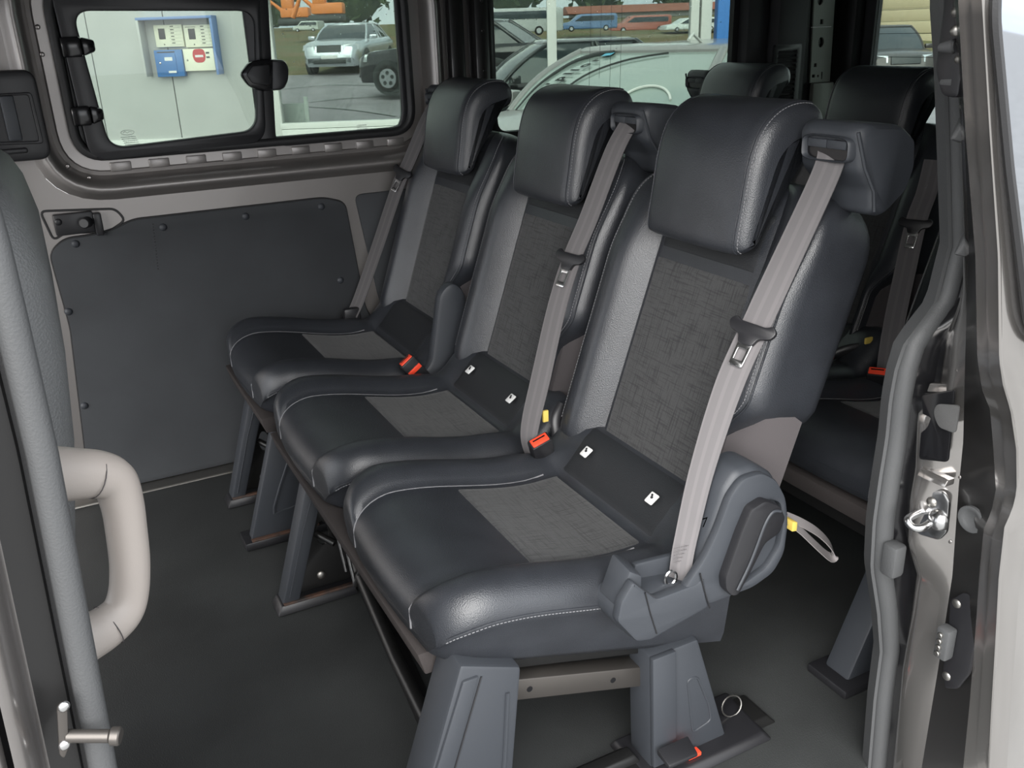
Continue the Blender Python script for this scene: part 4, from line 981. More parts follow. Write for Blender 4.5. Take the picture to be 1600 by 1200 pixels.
# ---- front jamb
xl = lambda z: float(np.interp(z, [0, .6, .655, .934, 1.074, 1.4], [-.075, -.0535, -.0505, -.0385, -.0370, -.050]))
def lc_(d): return lambda z: xl(z)+d
JF = struct('trim_1', sheet([(lc_(-.036), .662), (lc_(-.038), .660), (lc_(-.0405), .652), (lc_(-.0445), .642), (lc_(-.049), .634), (lc_(-.055), .630)], 50), 'paint', 'metallic grey front door jamb at the left')
part('door_seal', tube([Vector((xl(z), .668, z)) for z in np.linspace(-.05, 1.42, 40)], .0092, 12, flat=1.15, up=(0, 1, 0)), 'rubber', JF)
part('pillar_face', sheet([(lc_(.004), .74), (lc_(.006), .70), (lc_(-.004), .685), (lc_(-.012), .688), (lc_(-.0155), .672), (lc_(-.026), .668), (lc_(-.036), .662)], 50), 'paint_shaded', JF)
part('groove', tube([Vector((xl(z)-.0125, .682, z)) for z in np.linspace(-.05, 1.42, 20)], .004, 6), 'rubber_black', JF)
part('inner_trim', plate([[(-.30, -.02), (-.02, -.02), (.0, 1.43), (-.30, 1.43)]], lambda x, y, z: Vector((x-.034, .735+z, y)), .02, .004), 'trim', JF)
part('front_door_skin', sheet([(lc_(-.060), .636), (lc_(-.063), .628), (lc_(-.075), .622), (lambda z: -.4, lambda z: .605+.05*max(0, z-.95)), (lambda z: -1.2, lambda z: .605+.05*max(0, z-.95))], 50), 'paint', JF)
fdp = rounded([(-1.15, .98), (-.20, .98), (-.17, 1.38), (-1.0, 1.38)], .05, 5)
FDW = struct('window_2', plate([fdp], lambda x, y, z: Vector((x, .605+.05*max(0, y-.95)+.030*(x+.4)*(x < -.0)*0-.002+z*.4, y)), .010, .002), 'mirror_glass', 'outside of the front door window')
part('window_gasket', tube([Vector((p.x, .602+.05*max(0, p.y-.95), p.y)) for p in fdp], .006, 6, closed=True), 'rubber_black', FDW)
SP = empty('striker_pin', W(100, 1140, Y=.655), 'steel striker pin on a small plate, low on the front jamb', 'striker')
pl = [W(*v, Y=.655) for v in ((88, 1100), (96, 1092), (105, 1098), (107, 1160), (100, 1178), (92, 1172))]
part('base_plate', plate([rounded([(p.x, p.z) for p in pl], .003, 3)], lambda x, y, z: Vector((x, .648+z, y)), .006, .0015), 'steel_brown', SP)
a = W(104, 1150, Y=.652); b = a+Vector((.030, -.012, -.004))
part('pin', cyl(a, b, .0052, 16, bev=.001), 'steel_brown', SP); part('pin_head', cyl(b, b+Vector((.007, -.003, -.001)), .0072, 16, bev=.001), 'steel_brown', SP)
for v in ((100, 1104), (101, 1164)): q = W(*v, Y=.648); part('bolt', dome(q, (.3, -1, 0), .0045, .003), 'steel', SP)
# ---- grab handle
hpth = [W(*v, Y=Y) for v, Y in (((60, 742), .755), ((105, 741), .765), ((150, 741), .775), ((178, 752), .782), ((191, 785), .785), ((198, 830), .786), ((203, 880), .786), ((201, 925), .785), ((190, 957), .78), ((162, 982), .772), ((128, 1001), .762), ((95, 1018), .755))]
GH = empty('grab_handle', W(150, 1035, Y=.76), 'beige plastic grab handle on the front jamb', 'handle')
part('grip', tube(spline(hpth, 8), lambda s: .0180+.0075*abs(2*s-1)**2.2, 16, flat=.9), 'beige', GH)
for k0, k1 in ((15, 20), (70, 57)):
    P = spline(hpth, 8); c = P[k0]; t = (P[k0+1]-P[k0-1]).normalized(); u = t.orthogonal().normalized(); v = t.cross(u)
    part('joint_line', tube([c+(u*math.cos(a)+v*.9*math.sin(a))*(.0182+.0075*abs(2*k0/(len(P)-1)-1)**2.2) for a in [2*math.pi*k/24 for k in range(24)]], .0005, 4, closed=True), 'side_cloth', GH)
# ---- front seat seen past the jamb
FS = empty('front_seat', (-.3, 1.15, 0), 'grey leather front seat back at the left edge', 'seat')
fz = [.38, .42, .5, .6, .70, .82, .915, 1.0, 1.05, 1.075, 1.09]
fx = lambda z: float(np.interp(z, [.3, .70, .82, .915, 1.01, 1.09], [-.12, -.046, -.024, -.014, -.013, -.024]))
def fring(z):
    t = max(0, (z-1.0)/.092); k = (max(0, 1-t**2.4))**(1/2.4); w = .235*(.6+.4*k); th = .14*(.5+.5*k)
    xr_ = fx(z)-(.14-th)*.4
    o = []
    for sx, sy in ((0, -1), (0, 1), (-1, 1), (-1, -1)):
        pass
    loop = rounded([(xr_, 1.15-w, .05), (xr_, 1.15+w, .05), (xr_-th, 1.15+w, .04), (xr_-th, 1.15-w, .04)], .05, 6)
    return [Vector((p.x, p.y, z)) for p in loop]
FBK = part('backrest', loft([fring(z) for z in fz], sharp=60), 'leather', FS)
M['leather_grey'] = mat('leather_grey', (.12, .124, .126), .5, bump=.6, bscale=420, kind='grain')
FBK.data.materials[0] = M['leather_grey']
part('seam', tube([Vector((fx(z)-.030, .9165, z)) for z in np.linspace(.45, 1.0, 24)], .0022, 6), 'leather', FBK)
part('stitching', dashes([Vector((fx(z)-.024, .9185, z)) for z in np.linspace(.45, 1.0, 24)]), 'stitch', FBK, kind='stuff')
part('seat_cushion', box((-.60, .92, .30), (-.10, 1.38, .44), .04, 4), 'leather', FS)
part('base', box((-.55, .97, .0), (-.15, 1.33, .30), .02), 'plastic_black', FS)
part('headrest', box((-.15, 1.03, 1.12), (-.05, 1.27, 1.32), .04, 4), 'leather', FS); part('headrest_post', cyl((-.09, 1.15, 1.05), (-.09, 1.15, 1.15), .008), 'steel', FS)

# ================================================================== outside
GZ = -.65
struct('ground', box((-60, -60, GZ-.1), (70, 90, GZ)), 'panel', 'grey asphalt forecourt').data.materials[0] = mat('asphalt', (.27, .27, .265), .9, bump=.6, bscale=60, var=.15, vscale=3)
RZ = -YAW
def ext(name, base, label, cat, group=None):
    b = Vector(base); c, s_ = math.cos(RZ), math.sin(RZ)
    o = bpy.data.objects.new(name, None); COL.objects.link(o); o.location = (b.x*c-b.y*s_, b.x*s_+b.y*c, b.z); o.rotation_euler = (0, 0, RZ)
    o['label'] = label; o['category'] = cat; o['_b'] = 0
    del o['_b']
    if group: o['group'] = group
    BASE[o.name] = b
    return o
BASE = {}
def epart(name, me, m, root, label=None, kind=None):
    o = part(name, me, m, root, label=label, kind=kind)
    o.location = -BASE[root.name] if root.name in BASE else (0, 0, 0); return o
M['cladding'] = mat('cladding', (.46, .475, .46), .55, var=.03, vscale=2)
M['frame_white'] = mat('white_frame', (.62, .64, .61), .45)
M['glass_clear'] = glass_mat('clear_glass', (.9, .93, .92))
M['joint'] = mat('joint', (.16, .17, .17), .8)
M['blue'] = mat('blue_paint', (.16, .26, .50), .4); M['letter_blue'] = mat('letterbox_blue', (.03, .16, .42), .35)
M['cream'] = mat('cream_panel', (.80, .80, .64), .45); M['ink'] = mat('ink', (.03, .035, .035), .5)
M['signred'] = mat('sign_red', (.50, .03, .03), .45)
D = 12.0
def ab(px, py, d=D): v = LX(px, py, d); return v.x, v.z
BD = ext('building_facade', (-1.5, D, GZ), 'pale grey clad building with white window frames outside', 'building')
XE = lambda d: (lambda x, y, z: Vector((x, d+z, y)))
a0 = ab(131, 20)[0]; a1 = ab(253, 20)[0]; a2 = ab(388, 60)[0]
for x0, x1 in ((a0-5.2, a0-2.62), (a0-2.6, a0-.006), (a0+.006, a1-.006), (a1+.006, a2)):
    epart('cladding_panel', box((x0, D, GZ+.35), (x1, D+.08, 4.2), .004), 'cladding', BD)
epart('backing_wall', box((a0-5.2, D+.06, GZ), (a2, D+.25, 4.2)), 'joint', BD)
zb_ = ab(240, 217)[1]
epart('plinth', box((a0-5.2, D-.03, GZ), (a2+.02, D+.1, zb_), .004), 'frame_white', BD)
# corner frame and glazing
aend = ab(1165, 60)[0]
for x0, x1 in ((a2+.03, a2+.08), (a2+.20, a2+.30)):
    epart('window_post', box((x0, D-.03, GZ), (x1, D+.12, 4.2), .006), 'frame_white', BD)
zs0 = ab(520, 224)[1]-.3; zs1 = ab(520, 190)[1]
epart('sill_board', box((a2+.30, D-.10, GZ), (aend, D+.12, zs1-.075), .006), 'frame_white', BD)
epart('sill_rail', box((a2+.28, D-.06, zs1-.07), (aend, D+.14, zs1), .006), 'frame_white', BD)
ax = ab(480, 150)[0]
epart('inner_post', box((ab(468, 160)[0], D+.25, GZ), (ab(474, 160)[0], D+.3, zs1+.30), .004), 'frame_white', BD)
epart('inner_board', box((ab(432, 160)[0], D+.3, GZ), (ab(472, 160)[0], D+.34, zs1+.22), .004), 'cladding', BD)
for px, w in ((862, .115), (1085, .10), (1103, .13)):
    x = ab(px, 40)[0]; epart('window_post', box((x-w/2, D-.03, zs1), (x+w/2, D+.12, 4.2), .006), 'frame_white', BD)
x = ab(1136, 30)[0]
_o = epart('blue_column', box((x-.13, D-.06, GZ), (x+.25, D+.14, 4.2), .01), 'blue', BD)
_o.data.materials[0] = mat('column_blue', (.05, .20, .55), .4)
epart('glass_pane', box((a2+.27, D+.03, zs1), (ab(862, 40)[0]-.05, D+.04, 4.1)), 'glass_clear', BD)
epart('glass_pane', box((ab(862, 40)[0]+.05, D+.03, zs1), (ab(1085, 40)[0]-.05, D+.04, 4.1)), 'glass_clear', BD)
_o = epart('glass_pane', box((a2+.09, D+.03, GZ+.3), (a2+.195, D+.04, 4.1)), 'mirror_glass', BD)
_o.data.materials[0] = mat('pale_glass', (.42, .55, .48), .15)
# letterbox group on the wall
grp = 'letterbox and intercom boxes on the building wall'
def epoly(pts, d=D): return [ab(x, y, d) for x, y in pts]
CN = ext('letterbox_canopy', (ab(290, 110)[0], D, ab(290, 110)[1]), 'pale blue metal surround framing the letterbox and intercom panels', 'canopy', grp)
tl = ab(229, 30, D-.2); tr = ab(341, 30, D-.2); bl = ab(240, 119); br_ = ab(351, 119)
epart('top_board', box((bl[0]-.03, D-.22, tl[1]-.01), (br_[0]-.0, D-.001, tl[1]+.02), .002), 'blue', CN)
epart('side_board', box((br_[0]-.03, D-.22, bl[1]), (br_[0], D-.001, tl[1]-.01), .002), 'blue', CN)
epart('side_board', box((bl[0]-.03, D-.22, bl[1]), (bl[0]-.0, D-.001, tl[1]-.01), .002), 'cladding', CN)
def ipanel(x0, x1, y0, y1, lab, hd):
    p = ab(x0, y1); q = ab(x1, y0)
    I = ext('intercom_panel', ((p[0]+q[0])/2, D, p[1]), lab, 'intercom', grp)
    w = q[0]-p[0]; h = q[1]-p[1]
    epart('case', box((p[0], D-.05, p[1]), (q[0], D-.001, q[1]), .004), 'cream', I)
    epart('keypad', box((p[0]+w*.15, D-.056, p[1]+h*.36), (p[0]+w*.38, D-.049, p[1]+h*.84), .002), 'ink', I)
    for r in range(4):
        for c in range(3): epart('key', box((p[0]+w*(.175+.065*c), D-.059, p[1]+h*(.41+.075*r)), (p[0]+w*(.215+.065*c), D-.055, p[1]+h*(.455+.075*r))), 'plastic', I)
    for r in range(6):
        z = p[1]+h*(.10+.15*r)
        epart('name_line', box((p[0]+w*.52, D-.0515, z-.002), (p[0]+w*.95, D-.049, z)), 'joint', I)
        epart('name_plate', box((p[0]+w*.58, D-.0515, z+.014), (p[0]+w*.70, D-.049, z+.024)), 'ink', I)
    epart('lock', dome((p[0]+w*.3, D-.05, p[1]+h*.12), (0, -1, 0), .008, .004), 'ink', I)
    if hd: epart('heading_mark', box((p[0]+w*.06, D-.0515, p[1]+h*.90), (p[0]+w*.42, D-.049, p[1]+h*.925)), 'ink', I)
ipanel(247, 285, 38, 74, 'cream intercom panel with dark keypad, the left of the pair', False)
ipanel(293, 333, 38, 74, 'cream intercom panel with dark keypad and a heading line, the right of the pair', True)
p = ab(251, 120); q = ab(287, 77)
LBX = ext('letterbox', ((p[0]+q[0])/2, D, p[1]), 'blue letterbox with white stickers under the left intercom panel', 'letterbox', grp)
w = q[0]-p[0]; h = q[1]-p[1]
epart('case', box((p[0], D-.10, p[1]), (q[0], D-.001, q[1]), .006), 'letter_blue', LBX)
epart('slot', box((p[0]+w*.12, D-.104, q[1]-h*.10), (p[0]+w*.75, D-.097, q[1]-h*.06)), 'ink', LBX)
epart('door', box((p[0]+w*.14, D-.108, p[1]+h*.12), (p[0]+w*.76, D-.098, q[1]-h*.14), .003), 'letter_blue', LBX)
epart('sticker', box((p[0]+w*.36, D-.1095, p[1]+h*.60), (p[0]+w*.64, D-.107, p[1]+h*.73)), 'white', LBX)
epart('sticker', box((p[0]+w*.44, D-.1095, p[1]+h*.14), (p[0]+w*.72, D-.107, p[1]+h*.22)), 'white', LBX)
epart('lock', dome((p[0]+w*.18, D-.108, p[1]+h*.52), (0, -1, 0), .015, .008), 'steel', LBX)
p = ab(293, 111); q = ab(335, 75)
AC = ext('access_panel', ((p[0]+q[0])/2, D, p[1]), 'cream box with a round red no entry sign under the right intercom panel', 'box', grp)
w = q[0]-p[0]; h = q[1]-p[1]
epart('case', box((p[0], D-.07, p[1]), (q[0], D-.001, q[1]), .004), 'cream', AC)
cx, cz_ = p[0]+w*.52, p[1]+h*.66
epart('sign', plate([rounded([(cx-.065, cz_+.085), (cx+.065, cz_+.085), (cx+.085, cz_+.0), (cx+.055, cz_-.075), (cx-.055, cz_-.075), (cx-.085, cz_+.0)], .04, 4)], XE(D-.073), .004), 'signred', AC)
epart('sign_bar', box((cx-.05, D-.0755, cz_-.012), (cx+.05, D-.0725, cz_+.014)), 'white', AC)
for k in (0, 1): epart('window_slot', box((p[0]+w*.75, D-.0725, p[1]+h*(.56+.2*k)), (p[0]+w*.86, D-.069, p[1]+h*(.64+.2*k))), 'ink', AC)
epart('lock', dome((p[0]+w*.12, D-.07, p[1]+h*.5), (0, -1, 0), .012, .006), 'steel_dull', AC)

# ---- cars
M['tyre'] = mat('tyre', (.015, .015, .015), .8); M['rim'] = mat('rim', (.45, .46, .48), .3, metal=.9)
M['lamp'] = mat('lamp_glass', (.55, .58, .6), .1, metal=.4); M['carglass'] = mat('car_glass', (.03, .04, .045), .06, spec=.8)
def car(name, pos, heading, label, paint, L=4.5, Wd=1.78, H=1.44, hood=.95, ws=(1.25, 2.0), roof_end=3.3, tail=4.1, belt=.93, group=None, glassm='carglass', sc=1.0, full=True, gz=GZ, boxy=False):
    """car in its own frame: nose at x=0, tail at x=L, y to its side; placed in the outside frame"""
    o = bpy.data.objects.new(name, None); COL.objects.link(o)
    c, s_ = math.cos(RZ), math.sin(RZ); o.location = (pos[0]*c-pos[1]*s_, pos[0]*s_+pos[1]*c, gz); o.rotation_euler = (0, 0, RZ+heading); o.scale = (sc, sc, sc)
    o['label'] = label; o['category'] = 'car'
    if group: o['group'] = group
    M[name+'_p'] = paint
    def P(nm, me, m, par=o, lab=None):
        x = part(nm, me, m, par, label=lab)
        x.location = (0, 0, 0); return x
    hw = Wd/2
    def zt_(x): return float(np.interp(x, [0, .08, .3, ws[0], roof_end+.3, tail+.1, L-.08, L], [.55, hood-.18, hood-.07, belt+.03, belt+.06, belt+.06, belt-.05, .6]))
    def wt(x): return hw*float(np.interp(x, [0, .1, .45, 1.2, L-.9, L-.15, L], [.72, .86, .97, 1, 1, .93, .8]))
    rings = []
    for x in [0, .03, .08, .18, .35, .6, .9, 1.2, 1.6, 2.0, 2.6, 3.2, L-.7, L-.4, L-.2, L-.08, L-.03, L]:
        w_ = wt(x); z_ = zt_(x); zb2 = .22 if .05 < x < L-.05 else .32
        rings.append([Vector(v) for v in ((x, -w_*.9, zb2), (x, -w_, zb2+.14), (x, -w_*1.0, z_-.22), (x, -w_*.975, z_-.08), (x, -w_*.90, z_-.01), (x, -w_*.5, z_+.015), (x, 0, z_+.025), (x, w_*.5, z_+.015), (x, w_*.90, z_-.01), (x, w_*.975, z_-.08), (x, w_*1.0, z_-.22), (x, w_, zb2+.14), (x, w_*.9, zb2))])
    body = P('body', loft(rings, sharp=35), name+'_p')
    # greenhouse
    def gr(x, w_, z_): return [Vector(v) for v in ((x, -w_, belt), (x, w_, belt))]
    w0 = hw*.90; w1 = hw*.68; rz_ = H-.03
    def sec(xb, xt, t):   # quad from base to roof
        x = xb+(xt-xb)*t; w_ = w0+(w1-w0)*t; z_ = belt+(rz_-belt)*t; return x, w_, z_
    NF = 9
    fr_ = [(-1+2*i/(NF-1)) for i in range(NF)]
    base = [(ws[0]-.10*(1-u*u), u*w0*.96) for u in fr_]+[(roof_end+.1, w0), (tail, w0*.9), (tail, -w0*.9), (roof_end+.1, -w0)]
    top = [(ws[1]-.07*(1-u*u), u*w1) for u in fr_]+[(roof_end-.5, w1), (roof_end, w1*.94), (roof_end, -w1*.94), (roof_end-.5, -w1)]
    def gpt(b, t, k, isf):
        bl_ = math.sin(math.pi*k)
        return Vector((b[0]+(t[0]-b[0])*k-(.035*bl_ if isf else 0), (b[1]+(t[1]-b[1])*k)*(1+.035*bl_), belt-.01+(rz_-belt+.01)*k+(.035*bl_ if isf else .012*bl_)))
    gl = loft([[gpt(b, t, k, i < NF) for i, (b, t) in enumerate(zip(base, top))] for k in (0, .15, .3, .45, .6, .75, .9, 1)], sharp=45)
    P('glasshouse', gl, glassm)
    rp = []
    for k, ins in ((0, 0), (.02, .0), (.045, .10), (.055, .3)):
        cxm = (ws[1]+roof_end)/2; rp.append([Vector((cxm+(t[0]-cxm)*(1-ins*.35)*1.02, t[1]*(1-ins)*1.03, rz_-.01+k)) for t in top])
    P('roof', loft(rp, sharp=50), name+'_p')
    for sy in (-1, 1):
        P('pillar', tube([gpt(base[0 if sy < 0 else NF-1], top[0 if sy < 0 else NF-1], k, True)+Vector((.015, 0, 0)) for k in np.linspace(0, 1, 9)], .032, 8), name+'_p')
        P('pillar', tube([(roof_end-.6, sy*w1*1.0, rz_), (roof_end-.35, sy*w0*1.0, belt)], .04, 8), name+'_p')
        P('pillar', tube([(roof_end-.02, sy*w1*.95, rz_), (tail-.02, sy*w0*.9, belt)], .05, 8), name+'_p')
        P('pillar', tube([((ws[1]+roof_end)/2, sy*w1*1.01, rz_), ((ws[1]+roof_end)/2, sy*w0*1.0, belt)], .03, 8), name+'_p')
        P('side_mirror', hull([Vector(v) for v in ((ws[0]+.15, sy*hw*.95, belt+.02), (ws[0]+.27, sy*hw*.95, belt+.02), (ws[0]+.27, sy*(hw+.17), belt+.02), (ws[0]+.17, sy*(hw+.17), belt+.02), (ws[0]+.15, sy*hw*.95, belt+.13), (ws[0]+.27, sy*hw*.95, belt+.13), (ws[0]+.27, sy*(hw+.17), belt+.14), (ws[0]+.17, sy*(hw+.17), belt+.14))], .02), name+'_p')
        P('headlight', hull([Vector(v) for v in ((.03, sy*hw*.48, hood-.30), (.24, sy*hw*.96, hood-.28), (.34, sy*hw*.92, hood-.28), (.15, sy*hw*.44, hood-.30), (.07, sy*hw*.48, hood-.13), (.28, sy*hw*.93, hood-.12), (.36, sy*hw*.88, hood-.12), (.19, sy*hw*.44, hood-.13))], .012), 'lamp')
        for xw in (.85, L-.95):
            yo = sy*(hw-.02)
            P('wheel_arch', cyl((xw, sy*(hw-.12), .33), (xw, sy*(hw+.004), .33), .375, 22), 'ink')
            wh = P('wheel', cyl((xw, sy*(hw-.2), .315), (xw, sy*(hw+.012), .315), .315, 26, bev=.03), 'tyre')
            P('rim', cyl((xw, sy*(hw+.0), .315), (xw, sy*(hw+.018), .315), .215, 22, bev=.01), 'rim', wh)
            for k in range(5):
                a_ = 2*math.pi*k/5+.3; c_ = Vector((xw+.12*math.cos(a_), sy*(hw+.015), .315+.12*math.sin(a_)))
                P('rim_gap', cyl(c_, c_+Vector((0, sy*.006, 0)), .045, 10), 'ink', wh)
    P('grille', hull([Vector(v) for v in ((-.008, -hw*.40, hood-.33), (-.008, hw*.40, hood-.33), (.1, hw*.40, hood-.33), (.1, -hw*.40, hood-.33), (.06, -hw*.40, hood-.14), (.06, hw*.40, hood-.14), (.15, hw*.4, hood-.14), (.15, -hw*.4, hood-.14))], .01), 'ink')
    P('bumper_intake', box((-.012, -hw*.55, .30), (.1, hw*.55, .42), .02), 'ink')
    P('number_plate', box((-.022, -.24, .44), (-.005, .24, .53), .004), 'white')
    return o
car('silver_saloon', LX(517, 117, 27.8)[0:2], math.radians(82), 'silver saloon car reflected in the building glass, built as a solid car behind it', mat('silver_paint', (.55, .59, .63), .25, metal=.7, coat=.6), L=4.5, Wd=1.80, H=1.40, gz=LX(517, 117, 27.8).z, group='parked cars')  # this and the next two are reflections, built as solid cars
bw = LX(600, 146, 21.4)
bkp_ = mat('black_paint', (.012, .013, .015), .15, metal=.2, coat=1)
car('black_car', (bw.x-.39, bw.y+1.17), math.radians(-20), 'reflected black car with alloy wheel nosing in right of the silver saloon', bkp_, L=4.4, Wd=1.76, H=1.47, gz=bw.z, group='parked cars')
hb = LX(772, 100, 15.0)
car('dark_hatchback', (hb.x-1.35, hb.y), math.radians(8), 'reflected dark hatchback standing side-on behind the white window post', bkp_, L=4.2, Wd=1.76, H=1.5, gz=-.57, sc=1.06, group='parked cars')
gcp = mat('grey_paint', (.26, .26, .255), .28, metal=.5, coat=.7)
M['screen'] = mat('windscreen_reflection', (.33, .40, .37), .16, metal=.35, spec=.8)  # bright reflection of sky and facade put into the pale base
GC = car('grey_car', (-.008, 6.148), math.radians(50.7), 'grey car parked close by with black wipers and a windscreen pale with reflected light', gcp, L=4.3, Wd=1.74, H=1.55, hood=1.08, ws=(1.0, 1.7), roof_end=3.6, tail=4.1, belt=1.14, sc=1.089, glassm='screen', group='parked cars')
# windscreen details of the grey car in its own frame
def scr(u, v, lift=.012):     # u -1..1 across, v 0..1 up
    w_ = .752+(.592-.752)*v; bow = .10+(.07-.10)*v; b_ = math.sin(math.pi*min(1, max(0, v)))
    return Vector((1.0+.7*v-bow*(1-u*u)-.035*b_-.004, u*w_*(1+.035*b_), 1.13+.39*v+.035*b_+lift))
def gpart(nm, me, m, lab=None):
    o = part(nm, me, m, GC, label=lab); o.location = (0, 0, 0); return o
gpart('wiper', tube(spline([scr(.90, .02), scr(.86, .35), scr(.78, .70), scr(.62, .90), scr(.36, .95)], 6), lambda s_: .006+.012*s_, 6), 'ink')
gpart('wiper', tube(spline([scr(.55, .10), scr(.36, .50), scr(.05, .78), scr(-.40, .93)], 6), .007, 6), 'ink')
gpart('windscreen_lettering', text_mesh("'pllor", .27, lambda x, y, z: scr(.64-.28*x+.62*y, .36+.50*x, .014), .0005, 'LEFT', .012, 1.5), 'ink')
_o = gpart('sticker', mesh_from([scr(.46, .86, .016), scr(.34, .88, .016), scr(.34, .94, .016), scr(.46, .92, .016)], [(0, 1, 2, 3)]), 'letter_blue')
_o.data.materials[0] = mat('sky_blue', (.10, .40, .55), .4)
gpart('steering_wheel', tube([scr(-.50+.26*math.cos(t), .12+.26*math.sin(t), .008) for t in np.linspace(.3, 2.8, 16)], .009, 6), 'frame_white')
gpart('roof_aerial', tube([(1.95, -.30, 1.57), (1.80, -.31, 1.63), (1.72, -.32, 1.59)], .012, 6), 'frame_white')
# ---- reflected background, built solid beyond the glazing: bank, diggers, vans, trees
gs = struct('lot_ground', hull([Vector(v) for v in ((-40, D+.6, GZ-.1), (60, D+.6, GZ-.1), (60, 28.6, LX(517, 117, 27.8).z-.1), (-40, 28.6, LX(517, 117, 27.8).z-.1), (-40, D+.6, GZ+.01), (60, D+.6, GZ+.01), (60, 28.6, LX(517, 117, 27.8).z), (-40, 28.6, LX(517, 117, 27.8).z))]), 'panel', 'reflected paved lot, built beyond the window'); gs.rotation_euler = (0, 0, RZ)
gs.data.materials[0] = mat('paving', (.25, .235, .25), .8, var=.12, vscale=2)
zk = LX(517, 117, 27.8).z
bk_ = struct('grass_bank', hull([Vector(v) for v in ((-60, 28.6, zk-.2), (80, 28.6, zk-.2), (80, 60, zk-.2), (-60, 60, zk-.2), (-60, 28.8, zk+.02), (80, 28.8, zk+.02), (80, 60, 1.75), (-60, 60, 1.75))]), 'panel', 'reflected grass bank, built beyond the lot'); bk_.rotation_euler = (0, 0, RZ)
bk_.data.materials[0] = mat('grass', (.10, .11, .04), .9, col2=(.16, .11, .05), vscale=.6)
# painted guide lines on the lot
for k, pts in enumerate((((438, 140), (520, 133), (620, 134)), ((484, 160), (540, 154), (620, 150)), ((482, 167), (550, 172), (618, 182)))):
    P = []
    for px, py in pts:
        dd = D+.6
        for it in range(40):
            v = LX(px, py, dd); zg = GZ+.012+(zk-GZ)*(dd-D-.6)/(28.6-D-.6); dd += (v.z-zg)*2.0*(dd/10)
        v = LX(px, py, dd); P.append(Vector((v.x, v.y, GZ+.02+(zk-GZ)*(dd-D-.6)/(28.6-D-.6))))
    o = solo('painted_line', ribbon(spline(P, 8), Vector((0, 1, 0)), .06, .006), 'white', ['faint curved line on the lot nearest the silver car', 'upper line of the pale wedge on the lot', 'lower line of the pale wedge on the lot'][k], 'line', 'lines painted on the lot'); o.rotation_euler = (0, 0, RZ)
    o.data.materials[0] = M['etch']
def simple_vehicle(name, px0, px1, pyb, pyt, d, color, label, cat, cabin=True, group='vehicles beyond the bank'):
    p = LX(px0, pyb, d); q = LX(px1, pyt, d); w = q.x-p.x; h = q.z-p.z
    R = ext(name, ((p.x+q.x)/2, d, p.z), label, cat, group); M[name+px0.__str__()] = color; mk_ = name+str(px0)
    prof = rounded([(p.x, p.z+h*.12), (q.x, p.z+h*.12), (q.x, p.z+h*.92), (q.x-w*.04, q.z), (p.x+w*.36, q.z), (p.x+w*.20, p.z+h*.58), (p.x+w*.02, p.z+h*.48)], h*.08, 3)
    epart('body', plate([prof], XE(d), 1.7, .05), mk_, R)
    gp = rounded([(p.x+w*.26, p.z+h*.60), (p.x+w*.94, p.z+h*.60), (p.x+w*.94, p.z+h*.88), (p.x+w*.38, p.z+h*.88)], h*.05, 3)
    epart('side_glass', plate([gp], XE(d-.02), .05), 'carglass', R)
    for f in (.2, .8):
        epart('wheel', cyl((p.x+w*f, d-.03, p.z+h*.16), (p.x+w*f, d+.2, p.z+h*.16), h*.17, 18, bev=.02), 'tyre', R)
        epart('rim', cyl((p.x+w*f, d-.04, p.z+h*.16), (p.x+w*f, d+.0, p.z+h*.16), h*.10, 14), 'rim', R)
    return R
simple_vehicle('white_car', 457, 496, 50, 32, 44, mat('white_car_paint', (.5, .53, .5), .3), 'small white car far off on the bank', 'car')
def digger(px, py, d, label):
    p = LX(px, py, d); R = ext('orange_digger', (p.x, d, p.z), label, 'digger', 'vehicles beyond the bank')
    M['orange'] = M.get('orange') or mat('orange_paint', (.75, .22, .04), .5)
    epart('tracks', box((p.x-.9, d-.6, p.z), (p.x+.9, d+.6, p.z+.4), .15, 3), 'ink', R)
    epart('upper_body', box((p.x-.7, d-.5, p.z+.42), (p.x+.9, d+.5, p.z+.95), .08), 'orange', R)
    epart('cab', box((p.x-.6, d-.5, p.z+.9), (p.x+.05, d+.1, p.z+1.5), .06), 'orange', R)
    epart('boom', tube([(p.x-.6, d+.2, p.z+.7), (p.x-1.3, d+.2, p.z+1.3), (p.x-1.8, d+.2, p.z+.3)], .13, 8), 'orange', R)
digger(512, 36, 50, 'orange digger on the bank behind the silver car'); digger(462, 40, 56, 'orange digger partly behind the small white car')
simple_vehicle('silver_van', 690, 880, 60, 10, 36, mat('van_silver', (.40, .42, .42), .3), 'silver van behind the black hatchback', 'van')
simple_vehicle('blue_van', 875, 965, 50, 20, 40, mat('van_blue', (.10, .18, .34), .3), 'dark blue van seen over the grey car roof', 'van')
simple_vehicle('red_van', 955, 1050, 52, 22, 45, mat('van_red', (.34, .10, .07), .35), 'dull red van seen over the grey car roof', 'van')
simple_vehicle('white_van', 1040, 1130, 50, 26, 41, mat('van_white', (.62, .66, .66), .35), 'white van behind the double window post', 'van')
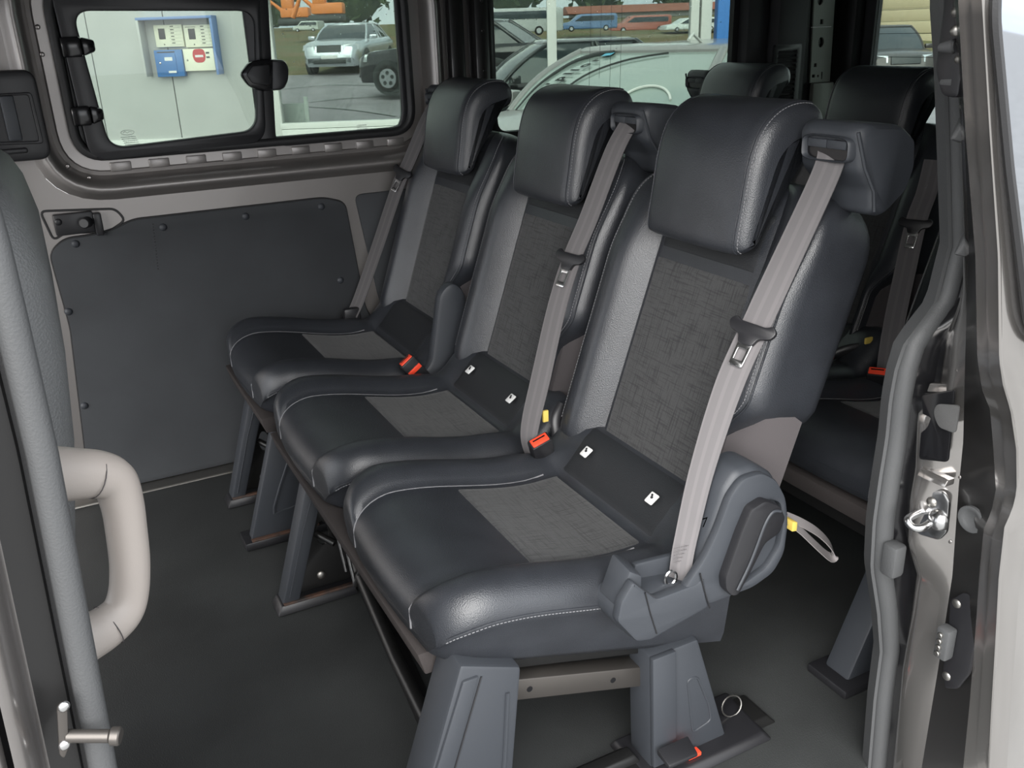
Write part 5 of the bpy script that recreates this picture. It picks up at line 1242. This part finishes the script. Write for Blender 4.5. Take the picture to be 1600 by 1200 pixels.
# far shed with a red roof, hedge of trees
p = LX(900, 22, 58); q = LX(1250, 5, 58)
SH = ext('far_shed', ((p.x+q.x)/2, 58, p.z-1), 'long far shed with a rust red roof', 'building')
epart('wall', box((p.x, 58, p.z-3), (q.x, 64, p.z), .02), 'cladding', SH)
_o = epart('roof', hull([Vector(v) for v in ((p.x-.5, 57.4, p.z), (q.x+.5, 57.4, p.z), (q.x+.5, 64.5, p.z), (p.x-.5, 64.5, p.z), (p.x-.5, 60.5, q.z+.3), (q.x+.5, 60.5, q.z+.3), (q.x+.5, 61.5, q.z+.3), (p.x-.5, 61.5, q.z+.3))]), 'ink', SH)
_o.data.materials[0] = mat('rust_roof', (.28, .08, .04), .7)
M['leaf'] = mat('leaves', (.035, .06, .025), .8, col2=(.07, .10, .04), vscale=1.5); M['bark'] = mat('bark', (.06, .045, .03), .9)
def tree(px, d, r, h, label):
    p = LX(px, 30, d); z0 = GZ+.2; T = ext('tree', (p.x, d, z0), label, 'tree', 'trees beyond the lot')
    epart('trunk', tube([(p.x, d, z0), (p.x+.1, d, z0+h*.5)], .25, 8), 'bark', T)
    V = []; F = []
    rnd_ = random.Random(px)
    for k in range(420):
        u = rnd_.uniform(-1, 1); a_ = rnd_.uniform(0, 6.283); rr_ = r*(.55+.5*rnd_.random()); s_ = math.sqrt(1-u*u)
        c_ = Vector((p.x+rr_*s_*math.cos(a_), d+rr_*s_*math.sin(a_), z0+h*.62+rr_*u*h*.38/r)); o = len(V); e = r*.13
        dx_ = Vector((rnd_.uniform(-1, 1), rnd_.uniform(-1, 1), rnd_.uniform(-1, 1))).normalized(); dy_ = dx_.orthogonal().normalized()
        V += [c_-dx_*e, c_+dy_*e*.6, c_+dx_*e, c_-dy_*e*.6]; F.append((o, o+1, o+2, o+3))
    epart('foliage', mesh_from(V, F, smooth=False), 'leaf', T, kind='stuff')
    epart('crown_core', loft([[Vector((p.x+r*.8*math.cos(t)*math.cos(b), d+r*.8*math.sin(t)*math.cos(b), z0+h*.62+h*.33*math.sin(b))) for t in [2*math.pi*k/14 for k in range(14)]] for b in (-1.5, -1.1, -.6, 0, .6, 1.1, 1.5)], sharp=80), 'leaf', T)
tx = [(420, 'leftmost tree beyond the lot'), (560, 'second tree from the left beyond the lot'), (700, 'tree behind the dark pillar beyond the lot'), (800, 'tree above the black hatchback'), (930, 'tree above the blue van'), (1060, 'tree above the white van'), (1190, 'rightmost tree beyond the lot')]
for k, (px, lab) in enumerate(tx): tree(px, 70+9*(k % 2), 2.9, 9.0, lab)
# ---- behind the tail doors: cream boarded garage front and a dark car
q = W(1420, 60, X=28.0)
GA = empty('garage_door', (28, q.y, GZ), 'cream boarded shed front seen through the tail window', 'shed')
M['garage'] = mat('cream_board', (.50, .42, .27), .6)
for k in range(12): part('board', box((28, q.y-9, GZ+.42*k), (28.08, q.y+5, GZ+.42*k+.405), .008), 'garage', GA)
car('brown_estate', (10.25, 24.0), math.radians(86), 'dark brown car seen through the tinted tail window', mat('brown_paint', (.035, .03, .026), .3, metal=.3, coat=.5), L=4.5, Wd=1.85, H=1.62, hood=1.05, belt=1.02, ws=(1.1, 1.8), roof_end=3.8, tail=4.3, gz=GZ, group='parked cars')
